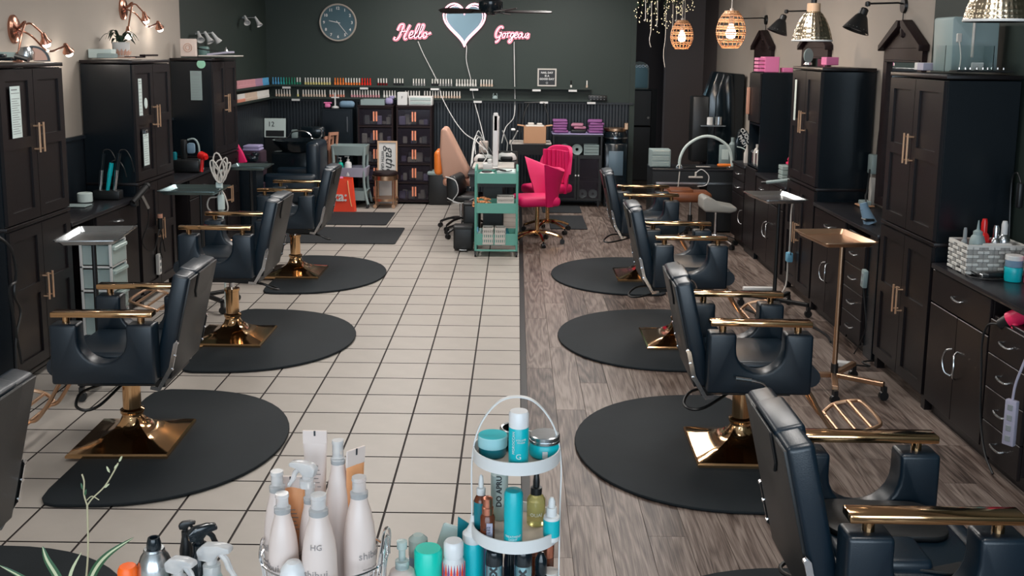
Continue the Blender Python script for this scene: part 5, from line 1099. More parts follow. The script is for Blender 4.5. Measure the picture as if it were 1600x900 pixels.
# far right station
r = thing('organizer', 'clear drawer organizer with a red bow on the far right worktop', 'organizer', (2.77, 5.30, .876))
for k in range(3): MB().rbox(0,0,.025+k*.045,.16,.14,.04,.005,1).build('drawer', 'clear_plastic', r)
MB().rbox(.02,-.02,.155,.10,.08,.025,.01,2).build('cloth', 'hot_pink', r); MB().tube([(.02+.04*math.cos(t*PI/5), -.03, .19+.028*math.sin(t*PI/5)) for t in range(10)], .009, 6, closed=True).build('ribbon', 'hot_pink', r)
simple('flat_iron', MB().cyl((2.50,5.02,.885),(2.72,4.90,.93),.016,n=12).cyl((2.46,5.04,.88),(2.50,5.02,.885),.014,n=12,mi=1), ['pale_blue', 'black_plastic'], 'pale grey flat iron poking out over the silver tray', 'flat iron')
for k, (pts, lb) in enumerate((([(2.60,4.9,.84),(2.585,4.88,.70),(2.58,4.9,.50),(2.585,4.9,.25),(2.55,4.75,.05)], 'white cord hanging down the far right base cabinet, left of the black pole'), ([(2.60,4.45,.85),(2.58,4.43,.80),(2.58,4.47,.70),(2.575,4.44,.5),(2.58,4.46,.36),(2.575,4.4,.3),(2.57,4.46,.36),(2.55,4.4,.1),(2.45,4.3,.015),(2.3,4.2,.012)], 'tangled white cord with plugs right of the black pole'), ([(2.58,4.40,.84),(2.572,4.36,.74),(2.575,4.33,.6),(2.57,4.36,.42),(2.575,4.42,.30)], 'thin black cord looped beside the tangled white cord'))):
    simple('loose_cable', MB().tube(smooth(pts, 6), .007 if k < 2 else .005, 6), 'offwhite' if k < 2 else 'black_plastic', lb, 'cord')
simple('plug_adapter', MB().rbox(2.57,4.42,.33,.05,.07,.08,.01,2), 'sky_blue_plastic', 'pale blue plug adapter hanging in the tangled white cord', 'adapter')
simple('plug_strip', MB().rbox(0,0,.04,.26,.06,.045,.01,2), 'white', 'white plugs and strip on the floor behind the black tray pole', 'power strip', loc=(2.33,4.45,0))
simple('floor_cable', MB().tube(smooth([(2.1,3.9,.012),(2.25,3.6,.012),(2.45,3.5,.012),(2.52,3.2,.012),(2.5,3.0,.012)],6), .009, 6), 'black_plastic', 'thick black cable curling over the wood floor toward the wall', 'cable')
# ---------------------------------------------------------------- right back corner: desk, lamp, stools, hood
r = thing('manicure_desk', 'dark manicure desk with pale edge trim under the arched lamp', 'desk', (1.80, 7.35, 0)); Wd = 1.0
MB().rbox(Wd/2,.25,.715,Wd,.5,.025,.005,1).build('desktop', 'counter', r); MB().box(0,Wd,.0,.02,.56,.70).box(0,.03,.02,.48,.02,.70).box(Wd-.03,Wd,.02,.48,.02,.70).box(Wd*.62,Wd-.03,.0,.48,.02,.56).build('body', 'black_plastic', r)
MB().box(.04,Wd,-.012,.0,.556,.578).build('edge_trim', 'silver', r)
r = thing('arch_lamp', 'white arched desk lamp spanning the dark manicure desk', 'lamp', (2.43, 7.50, .728))
MB().tube(smooth([(-.31,0,.02),(-.30,0,.12),(-.24,0,.24),(-.12,0,.33),(0,0,.36),(.12,0,.33),(.24,0,.24),(.28,0,.12),(.29,0,.02)],4), .016, 8).build('arch', 'pale_lamp' if 'pale_lamp' in M else 'paper', r)
for x in (-.31, .29): MB().tube([(x-.035,0,.0),(x,0,.06),(x+.035,0,.0)], .008, 6).box(x-.04,x+.04,-.03,.03,0,.01).build('clamp', 'silver', r)
MB().tube(smooth([(-.31,-.02,.03),(-.33,-.16,-.05),(-.35,-.18,-.25),(-.38,-.18,-.4)],4), .006, 6).build('cable', 'offwhite', r)
r = thing('organizer', 'pale three-drawer plastic organizer at the left end of the dark desk', 'organizer', (1.90, 7.55, .728)); MB().box(-.11,.11,-.08,-.075,0,.0).rbox(0,0,.105,.23,.18,.20,.006,1).build('frame', 'pale_blue', r)
for k in range(3): MB().rbox(0,-.092,.04+k*.064,.20,.008,.05,.004,1).build('drawer', 'clear_plastic', r)
simple('towel', MB().rbox(0,0,.02,.20,.12,.05,.02,3), 'lilac', 'folded lilac towel on the left of the dark desk front', 'towel', loc=(1.94,7.40,.71)) if False else None
r = thing('nail_drill', 'white and gold nail drill hooked on the front of the dark desk', 'nail drill', (2.28, 7.33, .64)); MB().rbox(0,-.012,0,.16,.02,.02,.004,1).rbox(-.0,-.012,.03,.02,.02,.06,.004,1).build('body', 'offwhite', r); MB().tube(smooth([(0,-.02,.05),(.06,-.04,.09),(.14,-.04,.02),(.12,-.04,-.08),(.02,-.04,-.10)],5), .006, 6).build('cable', 'white', r)
simple('desk_mat', MB().rbox(0,0,.008,.5,.2,.015,.005,1).rbox(.24,.0,.03,.16,.06,.03,.012,2,mi=1).rbox(-.02,-.09,.018,.16,.03,.01,.003,1,mi=2), ['black_plastic', 'orange', 'offwhite'], 'black arm rest pad with orange and white tools under the arched lamp', 'arm rest', loc=(2.40,7.52,.728))
r = thing('saddle_stool', 'pale grey stool with low curved back on a chrome star base', 'stool', (2.37, 6.55, 0))
MB().prism([(-.17,.42),(-.14,.39),(.12,.38),(.19,.40),(.19,.44),(.02,.49),(-.05,.55),(-.14,.58),(-.17,.55)], -.15, .15, 'y', .03, 3, T=RZ(.25)).build('seat', 'offwhite_grey' if 'offwhite_grey' in M else 'grey_seat', r) if 'grey_seat' in M else None
C('grey_seat', (.30,.30,.28), .5)
MB().prism([(-.17,.42),(-.14,.39),(.12,.38),(.19,.40),(.19,.44),(.02,.47),(-.06,.52),(-.13,.55),(-.17,.53)], -.15, .15, 'y', .025, 3).build('seat', 'grey_seat', r)
MB().cyl((0,0,.08), (0,0,.39), .016, n=12).build('column', 'chrome', r); five_star(r, .24, 'chrome', z=.06)
r = thing('rolling_stool', 'brown leather stool on a black and chrome column before the dark desk', 'stool', (2.18, 7.02, 0)); MB().rbox(-.05,0,.47,.52,.34,.11,.045,3).rbox(-.12,0,.53,.26,.24,.05,.02,2).build('seat', 'brown_leather', r)
MB().cyl((0,0,.08), (0,0,.26), .026, n=12).build('sleeve', 'black_plastic', r); MB().cyl((0,0,.26), (0,0,.42), .014, n=12).build('column', 'chrome', r); five_star(r, .24, 'black_plastic')
r = thing('hood_cabinet', 'tall glossy black hooded unit against the far right wall', 'appliance', (2.56, 8.35, 0))
MB().prism([(.03,0),(.46,0),(.46,1.77),(.12,1.80),(.03,1.5)], .0, .42, 'y', .02, 2).build('body', 'black_gloss', r)
MB().prism([(.10,.95),(.36,.95),(.34,1.45),(.30,1.76),(.19,1.78),(.11,1.5)], -.03, .0, 'y', .02, 3).build('hood', 'black_gloss', r); MB().rbox(-.06,.12,1.1,.20,.24,.80,.02,2).build('side_rack', 'black_plastic', r)
simple('mug', MB().lathe([(.03,0),(.036,.005),(.036,.09),(.03,.092)], n=18), 'white', 'left white jar on the ledge of the glossy hooded unit', 'jar', loc=(2.60,8.28,1.16)); simple('mug', MB().lathe([(.035,0),(.042,.005),(.042,.10),(.035,.102)], n=18), 'silver', 'right glassy jar on the ledge of the glossy hooded unit', 'jar', loc=(2.70,8.27,1.16))
simple('rack_shelf', MB().box(2.48,2.78,8.22,8.34,1.145,1.158), 'silver', 'narrow metal ledge on the glossy hooded unit', 'shelf')
r = thing('supply_trolley', 'dark trolley beside the desk carrying pale bottles and a black bag', 'trolley', (2.83, 8.0, 0)); MB().box(-.19,.19,-.17,.17,.66,.69).box(-.19,.19,-.17,.17,.10,.13).box(-.19,-.17,-.17,.17,.03,.69).box(.17,.19,-.17,.17,.03,.69).box(-.17,.17,.15,.17,.1,.69).build('body', 'black_plastic', r)
simple('bottle', MB().rbox(0,0,.13,.12,.08,.26,.01,2).rbox(0,-.042,.15,.08,.004,.12,.002,1,mi=1), ['pale_blue', 'paper'], 'pale blue square box bottle on the dark trolley', 'bottle', loc=(2.72,7.93,.692)); simple('bottle', MB().lathe([(.04,0),(.042,.01),(.042,.26),(.02,.29),(.02,.34),(0,.34)], n=18), 'pale_blue', 'tall pale blue bottle with white cap on the dark trolley', 'bottle', loc=(2.83,8.02,.692))
r = thing('tote_bag', 'black bag with white diagonal lettering beside the pale bottles', 'bag', (2.93, 7.86, .692)); MB().prism([(-.10,0),(.09,0),(.10,.30),(.02,.44),(-.06,.46),(-.11,.3)], -.03, .03, 'y', .012, 2).build('body', 'black_gloss', r)
text('CUOCAO\nPHUT', .062, TR((.0,-.033,.33)) @ WALLT @ RZ(-1.0), 'white', 'lettering', r, bold=.002); MB().tube(smooth([(-.09,-.035,.25),(-.0,-.05,.22),(.05,-.05,.12)],4), .006, 6).build('strap', 'paper', r)
simple('spray_bottle', MB().lathe([(.03,0),(.032,.01),(.032,.10),(.010,.16),(.010,.19),(0,.19)], n=16), 'offwhite', 'white cone-nozzle bottle on the short dark worktop', 'bottle', loc=(2.70,6.70,.876))
# ---------------------------------------------------------------- things on the left-hand cabinets
r = thing('potted_plant', 'small dark-leaved plant in a white pot painted with a pink flower', 'plant', (-2.92, 4.25, 1.934))
MB().lathe([(.05,0),(.062,.01),(.068,.12),(.062,.125),(.055,.11),(0,.10)], n=28).build('pot', 'white', r)
for k in range(7):
    a = -2.4+k*.28; MB().prism([(-.006,0),(-.012,.03),(0,.055),(.012,.03),(.006,0)], -.002, .0, 'y', T=RZ(a+1.57+.4) @ TR((0,-.065,.02)) @ RX(-.03) @ RY(-.9+k*.3)).build('painted_petal', 'coral_paint' if 'coral_paint' in M else 'tan_pale', r)
random.seed(12)
for k in range(13):
    a = k*2.4; L = random.uniform(.10,.17); up = random.uniform(.02,.10); pts = [Vector((0,0,.11)), Vector((math.cos(a)*L*.4, math.sin(a)*L*.4, .12+up)), Vector((math.cos(a)*L*.8, math.sin(a)*L*.8, .125+up*.9)), Vector((math.cos(a)*L*1.1, math.sin(a)*L*1.1, .10+up*.5))]
    P = smooth(pts, 3); n_ = Vector((-math.sin(a), math.cos(a), 0)); vs = []; fs = []
    for i, p in enumerate(P):
        t = i/(len(P)-1); wv = .017*math.sin(PI*min(1, t*.95+.08))+.002; vs += [p-n_*wv, p+Vector((0,0,-.004)), p+n_*wv]
    for i in range(len(P)-1): fs += [(3*i,3*i+1,3*i+4,3*i+3), (3*i+1,3*i+2,3*i+5,3*i+4)]
    MB().add([tuple(v) for v in vs], fs).build('leaf', 'leaf_dark', r, ang=80)
simple('box', MB().rbox(-2.98,4.02,1.968,.18,.10,.07,.004,1), 'paper', 'pale green-grey box at the back of the second left cabinet', 'box'); simple('box', MB().rbox(-2.90,3.92,1.952,.13,.08,.035,.004,1), 'pale_blue', 'low pale box before the green-grey box', 'box')
simple('tongs', MB().rbox(-2.80,4.22,1.942,.10,.20,.012,.004,1).rbox(-2.76,4.42,1.955,.05,.30,.015,.005,1), 'dark_wood', 'flat dark combs lying right of the flower-painted pot', 'combs'); simple('comb_tray', MB().rbox(-2.84,4.16,1.938,.16,.26,.006,.002,1), 'tan_pale', 'thin pinkish sheet under the flat dark combs', 'sheet')
r = thing('gift_box', 'pale pink square box with round emblem on the third left cabinet', 'box', (-2.92, 5.92, 1.934)); MB().rbox(0,0,.085,.15,.05,.17,.004,1).build('body', 'milk', r); MB().tube([(.04*math.cos(t*PI/8), -.027, .085+.04*math.sin(t*PI/8)) for t in range(16)], .003, 5, closed=True).tube([(.022*math.cos(t*PI/6), -.027, .085+.022*math.sin(t*PI/6)) for t in range(12)], .003, 5, closed=True).build('emblem', 'tan_pale', r)
simple('jar', MB().rbox(0,0,.05,.09,.09,.10,.02,2), 'aqua_dull' if 'aqua_dull' in M else 'pale_blue', 'small grey-green jar right of the pale pink box', 'jar', loc=(-2.82,6.08,1.934))
r = thing('paper_tray', 'slanted white papers on a board overhanging the third left cabinet', 'papers', (-2.68, 6.1, 1.934)); MB().rbox(.02,0,.008,.36,.30,.012,.003,1).build('board', 'offwhite', r); MB().rbox(.02,0,.03,.22,.20,.02,.003,1,T=RY(-.12)).build('paper', 'pale_blue2', r); MB().rbox(-.06,-.06,.05,.30,.02,.012,.004,1,T=RY(.15)).build('pen', 'black_plastic', r); MB().lathe([(.03,0),(.0,.07)], c=(.06,.04,.03), n=10).build('glass_cone', 'silver', r)
def sheet(loc, rz, w_, h, lab, m='paper', lines=8, head=True):
    r = thing('notice_sheet', lab, 'paper', loc, rz); MB().box(0,w_,-.002,0,0,h).build('paper', m, r)
    b = MB()
    if head: b.box(w_*.12,w_*.7,-.003,-.002,h*.92,h*.945).box(w_*.08,w_*.9,-.003,-.002,h*.86,h*.872)
    for k in range(lines): b.box(w_*.1,w_*(.9-.12*(k % 3)),-.003,-.002,h*(.08+.72*k/lines),h*(.08+.72*k/lines)+.003)
    tag(b.build('print', 'grey_ink', r), kind='stuff'); return r
sheet((FL+.022, 1.91, 1.49), PI/2, .115, .30, 'pale printed sheet on the door of the nearest left cabinet', lines=16)
sheet((FL+.022, 3.88, 1.495), PI/2, .07, .285, 'upper narrow printed sheet on the second left cabinet door')
r = sheet((FL+.024, 3.93, 1.10), PI/2, .11, .25, 'lower grey clipboard sheet on the second left cabinet door', lines=10); MB().box(-.012,.122,.0,.003,-.02,.29).build('clipboard', 'black_plastic', r); MB().rbox(.055,-.006,.265,.05,.012,.025,.003,1).build('clip', 'silver', r)
simple('badge', MB().lathe([(0,0),(.032,0),(.032,.004),(0,.004)], n=20, T=RY(PI/2) @ Matrix.Diagonal((1.3,1,1,1))), 'paper', 'oval pale sticker beside the upper sheet on the second left cabinet', 'sticker', loc=(FL+.022,4.02,1.585))
sheet((-2.875, 5.797, 1.52), 0, .11, .28, 'tall pale notice on the side of the third left cabinet', m='pale_blue')
simple('badge', MB().lathe([(0,0),(.042,0),(.042,.004),(.03,.005),(0,.005)], n=24, T=RX(PI/2)), 'mint_pale' if 'mint_pale' in M else 'pale_mint', 'round mint-green sticker on the side of the third left cabinet', 'sticker', loc=(-2.765,5.796,1.865)) if 'pale_mint' in M else None
C('pale_mint', (.28,.58,.42), .5)
simple('badge', MB().lathe([(0,0),(.042,0),(.042,.004),(.03,.005),(0,.005)], n=24, T=RX(PI/2)), 'pale_mint', 'round mint-green sticker on the side of the third left cabinet', 'sticker', loc=(-2.765,5.796,1.865))
# items on the nearest left cabinet
r = thing('headband_stand', 'silver domed gadget with a half-round floral panel on the nearest left cabinet', 'ornament', (-2.60, 2.02, 1.934)); MB().lathe([(0,.085),(.03,.08),(.045,.05),(.04,.01),(0,0)], n=20, T=TR((-.0,.0,.0))).build('dome', 'silver', r)
MB().prism([(0,0)]+arc(0,0,.09,0,PI/2+.2,10), -.004, .004, 'y', T=TR((.03,.02,0)) @ RZ(.3)).build('half_disc', 'black_plastic', r); MB().prism([(0,0)]+arc(0,0,.075,.05,PI/2,10), -.006, -.0041, 'y', T=TR((.03,.02,.003)) @ RZ(.3)).build('floral_panel', 'tan_pale', r)
MB().tube([(-.05,-.03,.03),(.03,-.04,.01)], .016, 10).build('tube', 'silver', r)
simple('sunglasses', MB().rbox(0,0,.012,.14,.06,.02,.008,2).rbox(-.05,.03,.03,.10,.05,.02,.008,2), 'black_gloss', 'black shiny clutter at the very left on the nearest cabinet', 'clutter', loc=(-2.73,2.0,1.934)); simple('glass_dish', MB().lathe([(.05,0),(.07,.01),(.08,.05),(.077,.05),(.06,.012),(0,.01)], n=24), 'clear_plastic', 'clear glass dish at the back of the nearest left cabinet', 'dish', loc=(-2.84,2.2,1.934))
# left near station: curling irons, jar, dryer
r = thing('iron_holder', 'black holder at the back of the left worktop for three curling irons', 'holder', (-2.84, 3.66, .876)); MB().rbox(0,0,.035,.20,.09,.07,.01,2).build('base', 'black_plastic', r)
for k, (x, m_, tx, h, lab) in enumerate(((-.055,'black_gloss',.04,.33,'left glossy black curling iron in the holder'),(.0,'teal',.045,.25,'teal curling iron in the middle of the holder'),(.055,'black_gloss',.05,.33,'right glossy black curling iron in the holder'))):
    q = thing('curling_iron', lab, 'curling iron', (-2.84+x, 3.64, .92)); MB().cyl((0,0,0), (tx*.55,0,h*.55), .012, .016, n=12).build('barrel', m_ if k == 1 else 'chrome', q); MB().cyl((tx*.55,0,h*.55), (tx,0,h*.93), .018, .016, n=12).build('handle', m_, q)
    MB().tube(smooth([(tx,0,h*.93),(tx*1.2,0,h),(tx+.05,.01,h),(tx+.09,.0,h*.8),(tx+.10,.02,h*.5)],4), .004, 6).build('cord', 'black_plastic', q)
simple('pot', MB().lathe([(.05,0),(.054,.004),(.054,.065),(.048,.07),(0,.066)], n=24), 'paper', 'round pale lidded tub on the near left worktop', 'tub', loc=(-2.95,3.50,.876)); simple('glass_plate', MB().rbox(0,0,.004,.16,.13,.006,.002,1), 'pale_blue', 'flat pale plate on the near left worktop', 'plate', loc=(-2.92,3.30,.876))
r = thing('hair_dryer', 'grey hair dryer in a holder on the second left cabinet front', 'hair dryer', (-2.635, 3.66, .87)); MB().cyl((.0,-.06,-.01), (.05,.10,.09), .022, .026, n=16).cyl((.05,.10,.09), (.055,.115,.10), .03, n=16).build('barrel', 'steel_dark' if 'steel_dark' in M else 'black_plastic', r); MB().cyl((.03,.03,.045), (.05,.12,-.08), .014, n=12).build('handle', 'steel', r); MB().rbox(-.0,-.02,-.02,.05,.07,.05,.01,2).tube(smooth([(.05,.12,-.08),(.04,.13,-.2),(.0,.1,-.35),(.03,.25,-.45),(.03,.4,-.3),(.03,.5,-.5)],5), .005, 6).build('cord', 'black_plastic', r)
r = thing('hair_dryer', 'black and silver clipper hanging low on the second left cabinet with a power strip', 'clipper', (-2.63, 4.15, .60)); MB().cyl((0,0,-.04),(0,0,.09),.02,n=14).build('body', 'black_plastic', r); MB().cyl((0,0,.05),(0,0,.085),.0205,n=14).build('band', 'tan', r)
MB().tube(smooth([(0,0,-.04),(.0,.03,-.12),(0,-.03,-.2),(0,.01,-.28)],4), .006, 6).build('cord', 'black_plastic', r)
strip((-2.65, 4.13, .27), (0, 0, PI/2), 'white power strip with plugs on the front of the second left cabinet', 3, 'white')
for k, (pts, lb) in enumerate((([(-2.66,1.60,1.0),(-2.60,1.66,.92),(-2.60,1.74,.78),(-2.60,1.70,.62),(-2.60,1.76,.5),(-2.60,1.68,.35),(-2.6,1.66,.1)], 'black cord hanging at the left edge of the nearest cabinet'), ([(-2.62,1.58,.98),(-2.60,1.70,.88),(-2.595,1.72,.70),(-2.595,1.64,.66),(-2.595,1.68,.4),(-2.595,1.72,.2)], 'second dark cord looped down at the left edge'))): simple('loose_cable', MB().tube(smooth(pts, 6), .008, 6), 'black_plastic', lb, 'cord')
for k, (x, lab) in enumerate(((-2.50, 'left of two black holders hanging below the shiny silver tray'), (-2.42, 'right of two black holders hanging below the shiny silver tray'))): simple('tool_holder', MB().lathe([(.018,0),(.026,.01),(.03,.13),(.026,.13),(.02,.02)], n=18), 'black_plastic', lab, 'tool holder', loc=(x, 2.20, .74)) if False else None
# left far station: dryers
r = thing('hair_dryer', 'red hair dryer at the front of the crowded left worktop', 'hair dryer', (-2.60, 5.30, .98)); MB().cyl((-.05,.02,.06), (.0,-.02,.05), .038, .034, n=18).cyl((0,-.02,.05),(.02,-.04,.045),.03,.02,n=18).build('barrel', 'red_plastic', r); MB().cyl((-.03,0,.04), (-.04,-.01,-.09), .016, n=12).build('handle', 'red_plastic', r)
r = thing('dryer_rack', 'dark rack of assorted hair tools on the far left worktop', 'tool rack', (-2.80, 5.40, .876)); MB().rbox(0,0,.06,.26,.16,.12,.02,2).rbox(-.03,0,.20,.05,.05,.20,.01,2).rbox(.04,-.01,.22,.07,.06,.10,.02,2,mi=1).rbox(-.10,-.05,.12,.04,.04,.14,.015,2,mi=2).build('rack', ['black_plastic', 'blue_cloth', 'teal_dark'], r)
MB().tube(smooth([(.02,-.04,.30),(.08,-.04,.31),(.12,-.04,.25),(.13,-.05,.10),(.16,-.05,.03)],5), .009, 6).build('white_hose', 'pale_blue', r)
simple('label_block', MB().rbox(0,0,.02,.11,.03,.045,.004,1).rbox(0,-.017,.02,.08,.002,.02,.0005,1,mi=1), ['paper', 'ink'], 'small pale labelled block at the left of the tool rack', 'block', loc=(-2.90,5.02,.876))
r = thing('cord_bundle', 'bundle of white cord hung above the flat grey tray', 'cord', (-2.0, 3.72, 0)); random.seed(5); b = MB()
for k in range(6):
    tl = [-.5,.45,.1,-.2,.7,-.75][k]; w_ = [.035,.03,.05,.04,.03,.03][k]; h = [.10,.11,.09,.12,.10,.08][k]
    b.tube([(w_*math.sin(t)*math.cos(tl)+(h*math.cos(t)+h*.8)*math.sin(tl)*.6, .012*k-.03, 1.02+(h*math.cos(t)+h*.8)*math.cos(tl)) for t in [q*PI/8 for q in range(16)]], .006, 6, closed=True)
b.tube(smooth([(0,0,1.0),(-.02,0,.9),(-.09,0,.88),(-.10,0,.80),(0,0,.74),(.05,0,.80),(.03,0,.90),(0,0,.95)],5), .006, 6); b.build('coil', 'offwhite', r); MB().rbox(-.01,0,.985,.05,.03,.05,.008,1).rbox(.0,0,.85,.05,.04,.12,.008,1).cyl((.0,.03,.0+.02),(.0,.03,1.1),.008,n=8).build('plug', 'paper', r)
# beyond the third left cabinet: cape, towels, shampoo station
simple('salon_cape', MB().box(-.30,-.25,-.02,.02,.80,1.05).prism([(-.02,.80),(.12,.82),(.08,.92),(.0,1.06),(-.02,1.06)], -.03, .02, 'y', .01, 2), 'magenta', 'deep pink cape hanging beyond the third left cabinet', 'cape', loc=(-2.72,6.72,.0))
r = thing('towel_bin', 'dark purple bin of folded grey towels past the third left cabinet', 'bin', (-2.66, 7.2, 0)); MB().rbox(0,0,.76,.24,.24,.28,.02,2).rbox(0,0,.27,.22,.2,.54,.01,1).build('bin', 'purple_dark', r); MB().rbox(0,0,.915,.19,.20,.03,.012,2).rbox(.0,.0,.945,.18,.20,.03,.012,2).build('towels', 'lilac', r)
simple('foil_wrap', MB().rbox(0,0,.05,.16,.10,.08,.03,2).rbox(.05,0,.09,.08,.08,.05,.02,2), 'black_gloss', 'crumpled shiny black cape on the ledge past the third left cabinet', 'cape', loc=(-2.60,6.85,.80))
simple('low_ledge', MB().box(-3.05,-2.45,6.66,7.0,.76,.80).box(-3.05,-2.5,6.68,6.98,0,.76), 'cabinet_side', 'low black counter just past the third left cabinet', 'counter')
def shampoo(x, y, lab):
    r = thing('shampoo_chair', lab, 'chair', (x, y, 0), PI, 'black shampoo chairs'); 
    MB().rbox(0,0,.42,.60,.56,.16,.05,3).build('seat', 'leather', r); MB().rbox(-.24,0,.70,.16,.52,.56,.05,3,T=RY(-.0)).build('backrest', 'leather', r)
    for s in (-1, 1): MB().rbox(.0,s*.31,.46,.60,.11,.34,.045,3).build('armrest', 'leather', r)
    MB().rbox(0,0,.17,.44,.5,.34,.02,1).build('base', 'black_plastic', r)
    return r
shampoo(-2.28, 7.62, 'nearer black shampoo chair in the dark left corner'); 
r = thing('shampoo_basin', 'black shampoo basin with chrome hose bar in the left back corner', 'basin', (-2.45, 8.55, 0))
MB().rbox(0,.1,.38,.62,.5,.76,.03,2).build('pedestal', 'black_gloss', r); MB().lathe([(.20,0),(.30,.10),(.32,.14),(.29,.14),(.20,.05),(0,.03)], c=(0,0,.76), n=28, sy=.85).build('bowl', 'black_gloss', r)
MB().tube(smooth([(-.28,-.05,.90),(-.12,-.05,.93),(-.06,-.05,1.0),(.08,-.05,1.01),(.16,-.05,.97),(.18,-.05,.92),(.26,-.05,.92),(.30,-.05,.97),(.29,-.05,1.04)],4), .010, 8).build('hose', 'chrome', r); MB().rbox(.16,.1,.99,.30,.06,.14,.02,2).build('neck_rest', 'black_gloss', r)
o = MB().rbox(0,0,.5,.34,.05,.32,.02,2).build('chair_back', 'black_plastic'); bpy.data.objects.remove(o)
r = thing('wall_calendar', 'pale paper calendar page propped above the dark basin', 'calendar', (-2.92, 9.3, .86)); T = RX(-.12); MB().box(-.14,.14,-.01,.0,0,.25,T=T).build('page', 'paper', r); text('12', .09, T @ TR((-.05,-.012,.17)) @ WALLT, 'ink', 'lettering', r); MB().box(-.12,.12,-.013,-.010,.01,.09,T=T).build('picture', 'black_plastic', r); MB().box(-.14,.14,.0,.14,-.86,0).build('stand', 'black_plastic', r)
simple('dispenser', MB().rbox(0,0,.05,.08,.06,.11,.01,2), 'pale_blue', 'small pale dispenser right of the calendar page', 'dispenser', loc=(-2.66,9.3,.86)); simple('wall_ledge', MB().rbox(-2.6,9.4,.845,.4,.3,.03,.004,1).box(-2.75,-2.45,9.3,9.55,0,.83), 'black_plastic', 'low black ledge behind the shampoo basin', 'ledge')
# ---------------------------------------------------------------- foreground display counter
TZ = .72
C('pale_jar', (.30, .55, .58), .4); C('shelf_beige', (.40, .34, .29), .6); C('steel_blue', (.30, .50, .56), .25, .9)
r = thing('display_table', 'white display counter at the very bottom of the view carrying the products', 'table', (-.25, -1.95, 0))
MB().rbox(0,0,TZ-.015,1.75,.78,.03,.004,2).build('tabletop', 'white', r); MB().box(-.82,.82,-.35,.33,0,TZ-.03).build('body', 'offwhite', r)
o = MB().prism([(.35,-1.465),(.475,-1.70),(.27,-1.82),(.115,-1.59)], TZ+.0, TZ+.008, 'z', .002, 1).build('display_board', 'white'); tag(o, 'white square board under the tiered stand, corner at the wood floor', 'board')
SX, SY = .268, -1.655
r = thing('tiered_stand', 'white metal three-tier stand with a hoop handle, holding teal products', 'stand', (SX, SY, 0))
tiers = [(1.095, .101, .10), (.91, .104, .105), (.742, .104, .105)]
for z, R, _ in tiers: 
    t = MB().lathe([(R,-.004),(R,.026),(R-.003,.026),(R-.003,0),(0,0)], n=48).build('tier_rim', 'stand_white' if 'stand_white' in M else 'white', r); t.location = (0,0,z)
    q = MB().lathe([(R-.0045,.0005),(R-.0045,.002),(0,.002)], n=40).build('shelf', 'shelf_beige', t)
P = smooth([(-.103,0,TZ),(-.103,0,.95),(-.103,0,1.09),(-.085,0,1.17),(-.045,0,1.225),(0,0,1.24),(.045,0,1.225),(.085,0,1.17),(.103,0,1.09),(.103,0,.95),(.103,0,TZ)], 6)
b = MB(); vs = []; 
for i, p in enumerate(P):
    t = (P[min(i+1,len(P)-1)]-P[max(i-1,0)]).normalized(); n_ = Vector((-t.z,0,t.x))*.0015
    vs += [tuple(p+n_+Vector((0,-.006,0))), tuple(p+n_+Vector((0,.006,0))), tuple(p-n_+Vector((0,.006,0))), tuple(p-n_+Vector((0,-.006,0)))]
b.add(vs, [(4*i+j, 4*i+(j+1) % 4, 4*i+4+(j+1) % 4, 4*i+4+j) for i in range(len(P)-1) for j in range(4)]); b.build('hoop_handle', 'white', r)
# --- product builders (axis z, base at origin)
def product(name, lab, x, y, z, body, parts, rz=0, cat='bottle', grp=None):
    r = thing(name, lab, cat, (x, y, z), rz, grp)
    MB().lathe(body[0], n=28).build('body', body[1], r)
    for nm, prof, m_ in parts: MB().lathe(prof, n=24).build(nm, m_, r)
    return r
def label(r, s, size, z, rr, m='ink', rz=0, rot=0, **k):
    return text(s, size, RZ(rz) @ TR((0,0,z)), m, 'lettering', r, wrap=rr, ext=.0003, **k) if not rot else text(s, size, RZ(rz) @ TR((0,-rr-.0008,z)) @ WALLT @ RZ(rot), m, 'lettering', r, ext=.0004, **k)
# top tier
z1 = 1.098
r = product('spray_can', 'tall teal spray can with white cap standing on the top tier', SX+.004, -1.715, z1, ([(.021,0),(.0225,.004),(.0225,.090),(.021,.094)], 'teal'), [('cap', [(.0225,.094),(.0225,.124),(.020,.13),(0,.13)], 'white_gloss')])
label(r, 'G', .018, .03, .0228, 'paper'); label(r, 'MOROCCAN', .009, .062, .0228, 'paper', rz=-.5, rot=PI/2); label(r, 'VOLUME\nFINISH', .006, .066, .0228, 'paper', rz=.25)
r = product('cream_jar', 'round teal jar with pale band, left on the top tier', .212, -1.65, z1, ([(.03,0),(.032,.003),(.032,.022),(.0325,.024)], 'teal_dark'), [('band', [(.0345,.022),(.0345,.046),(.033,.048)], 'pale_jar'), ('lid_top', [(.033,.048),(.0,.0485)], 'teal')], cat='jar')
r = product('cream_jar', 'squat teal glass jar with silver lid, right on the top tier', .333, -1.65, z1, ([(.032,0),(.036,.004),(.0375,.016),(.034,.03),(.033,.032)], 'teal'), [('lid', [(.034,.032),(.0355,.034),(.0355,.040),(.034,.041),(.0355,.043),(.0355,.050),(.033,.052),(0,.052)], 'silver')], cat='jar')
MB().box(-.006,.006,-.0385,-.0372,.006,.022).build('white_label', 'white', r)
r = product('cream_jar', 'dark-lidded silver jar at the back of the top tier', .262, -1.60, z1, ([(.03,0),(.033,.004),(.033,.03)], 'silver'), [('lid', [(.033,.03),(.0345,.032),(.0345,.045),(.032,.048),(.028,.046)], 'silver'), ('lid_top', [(.028,.046),(0,.0455)], 'teal_dark')], cat='jar')
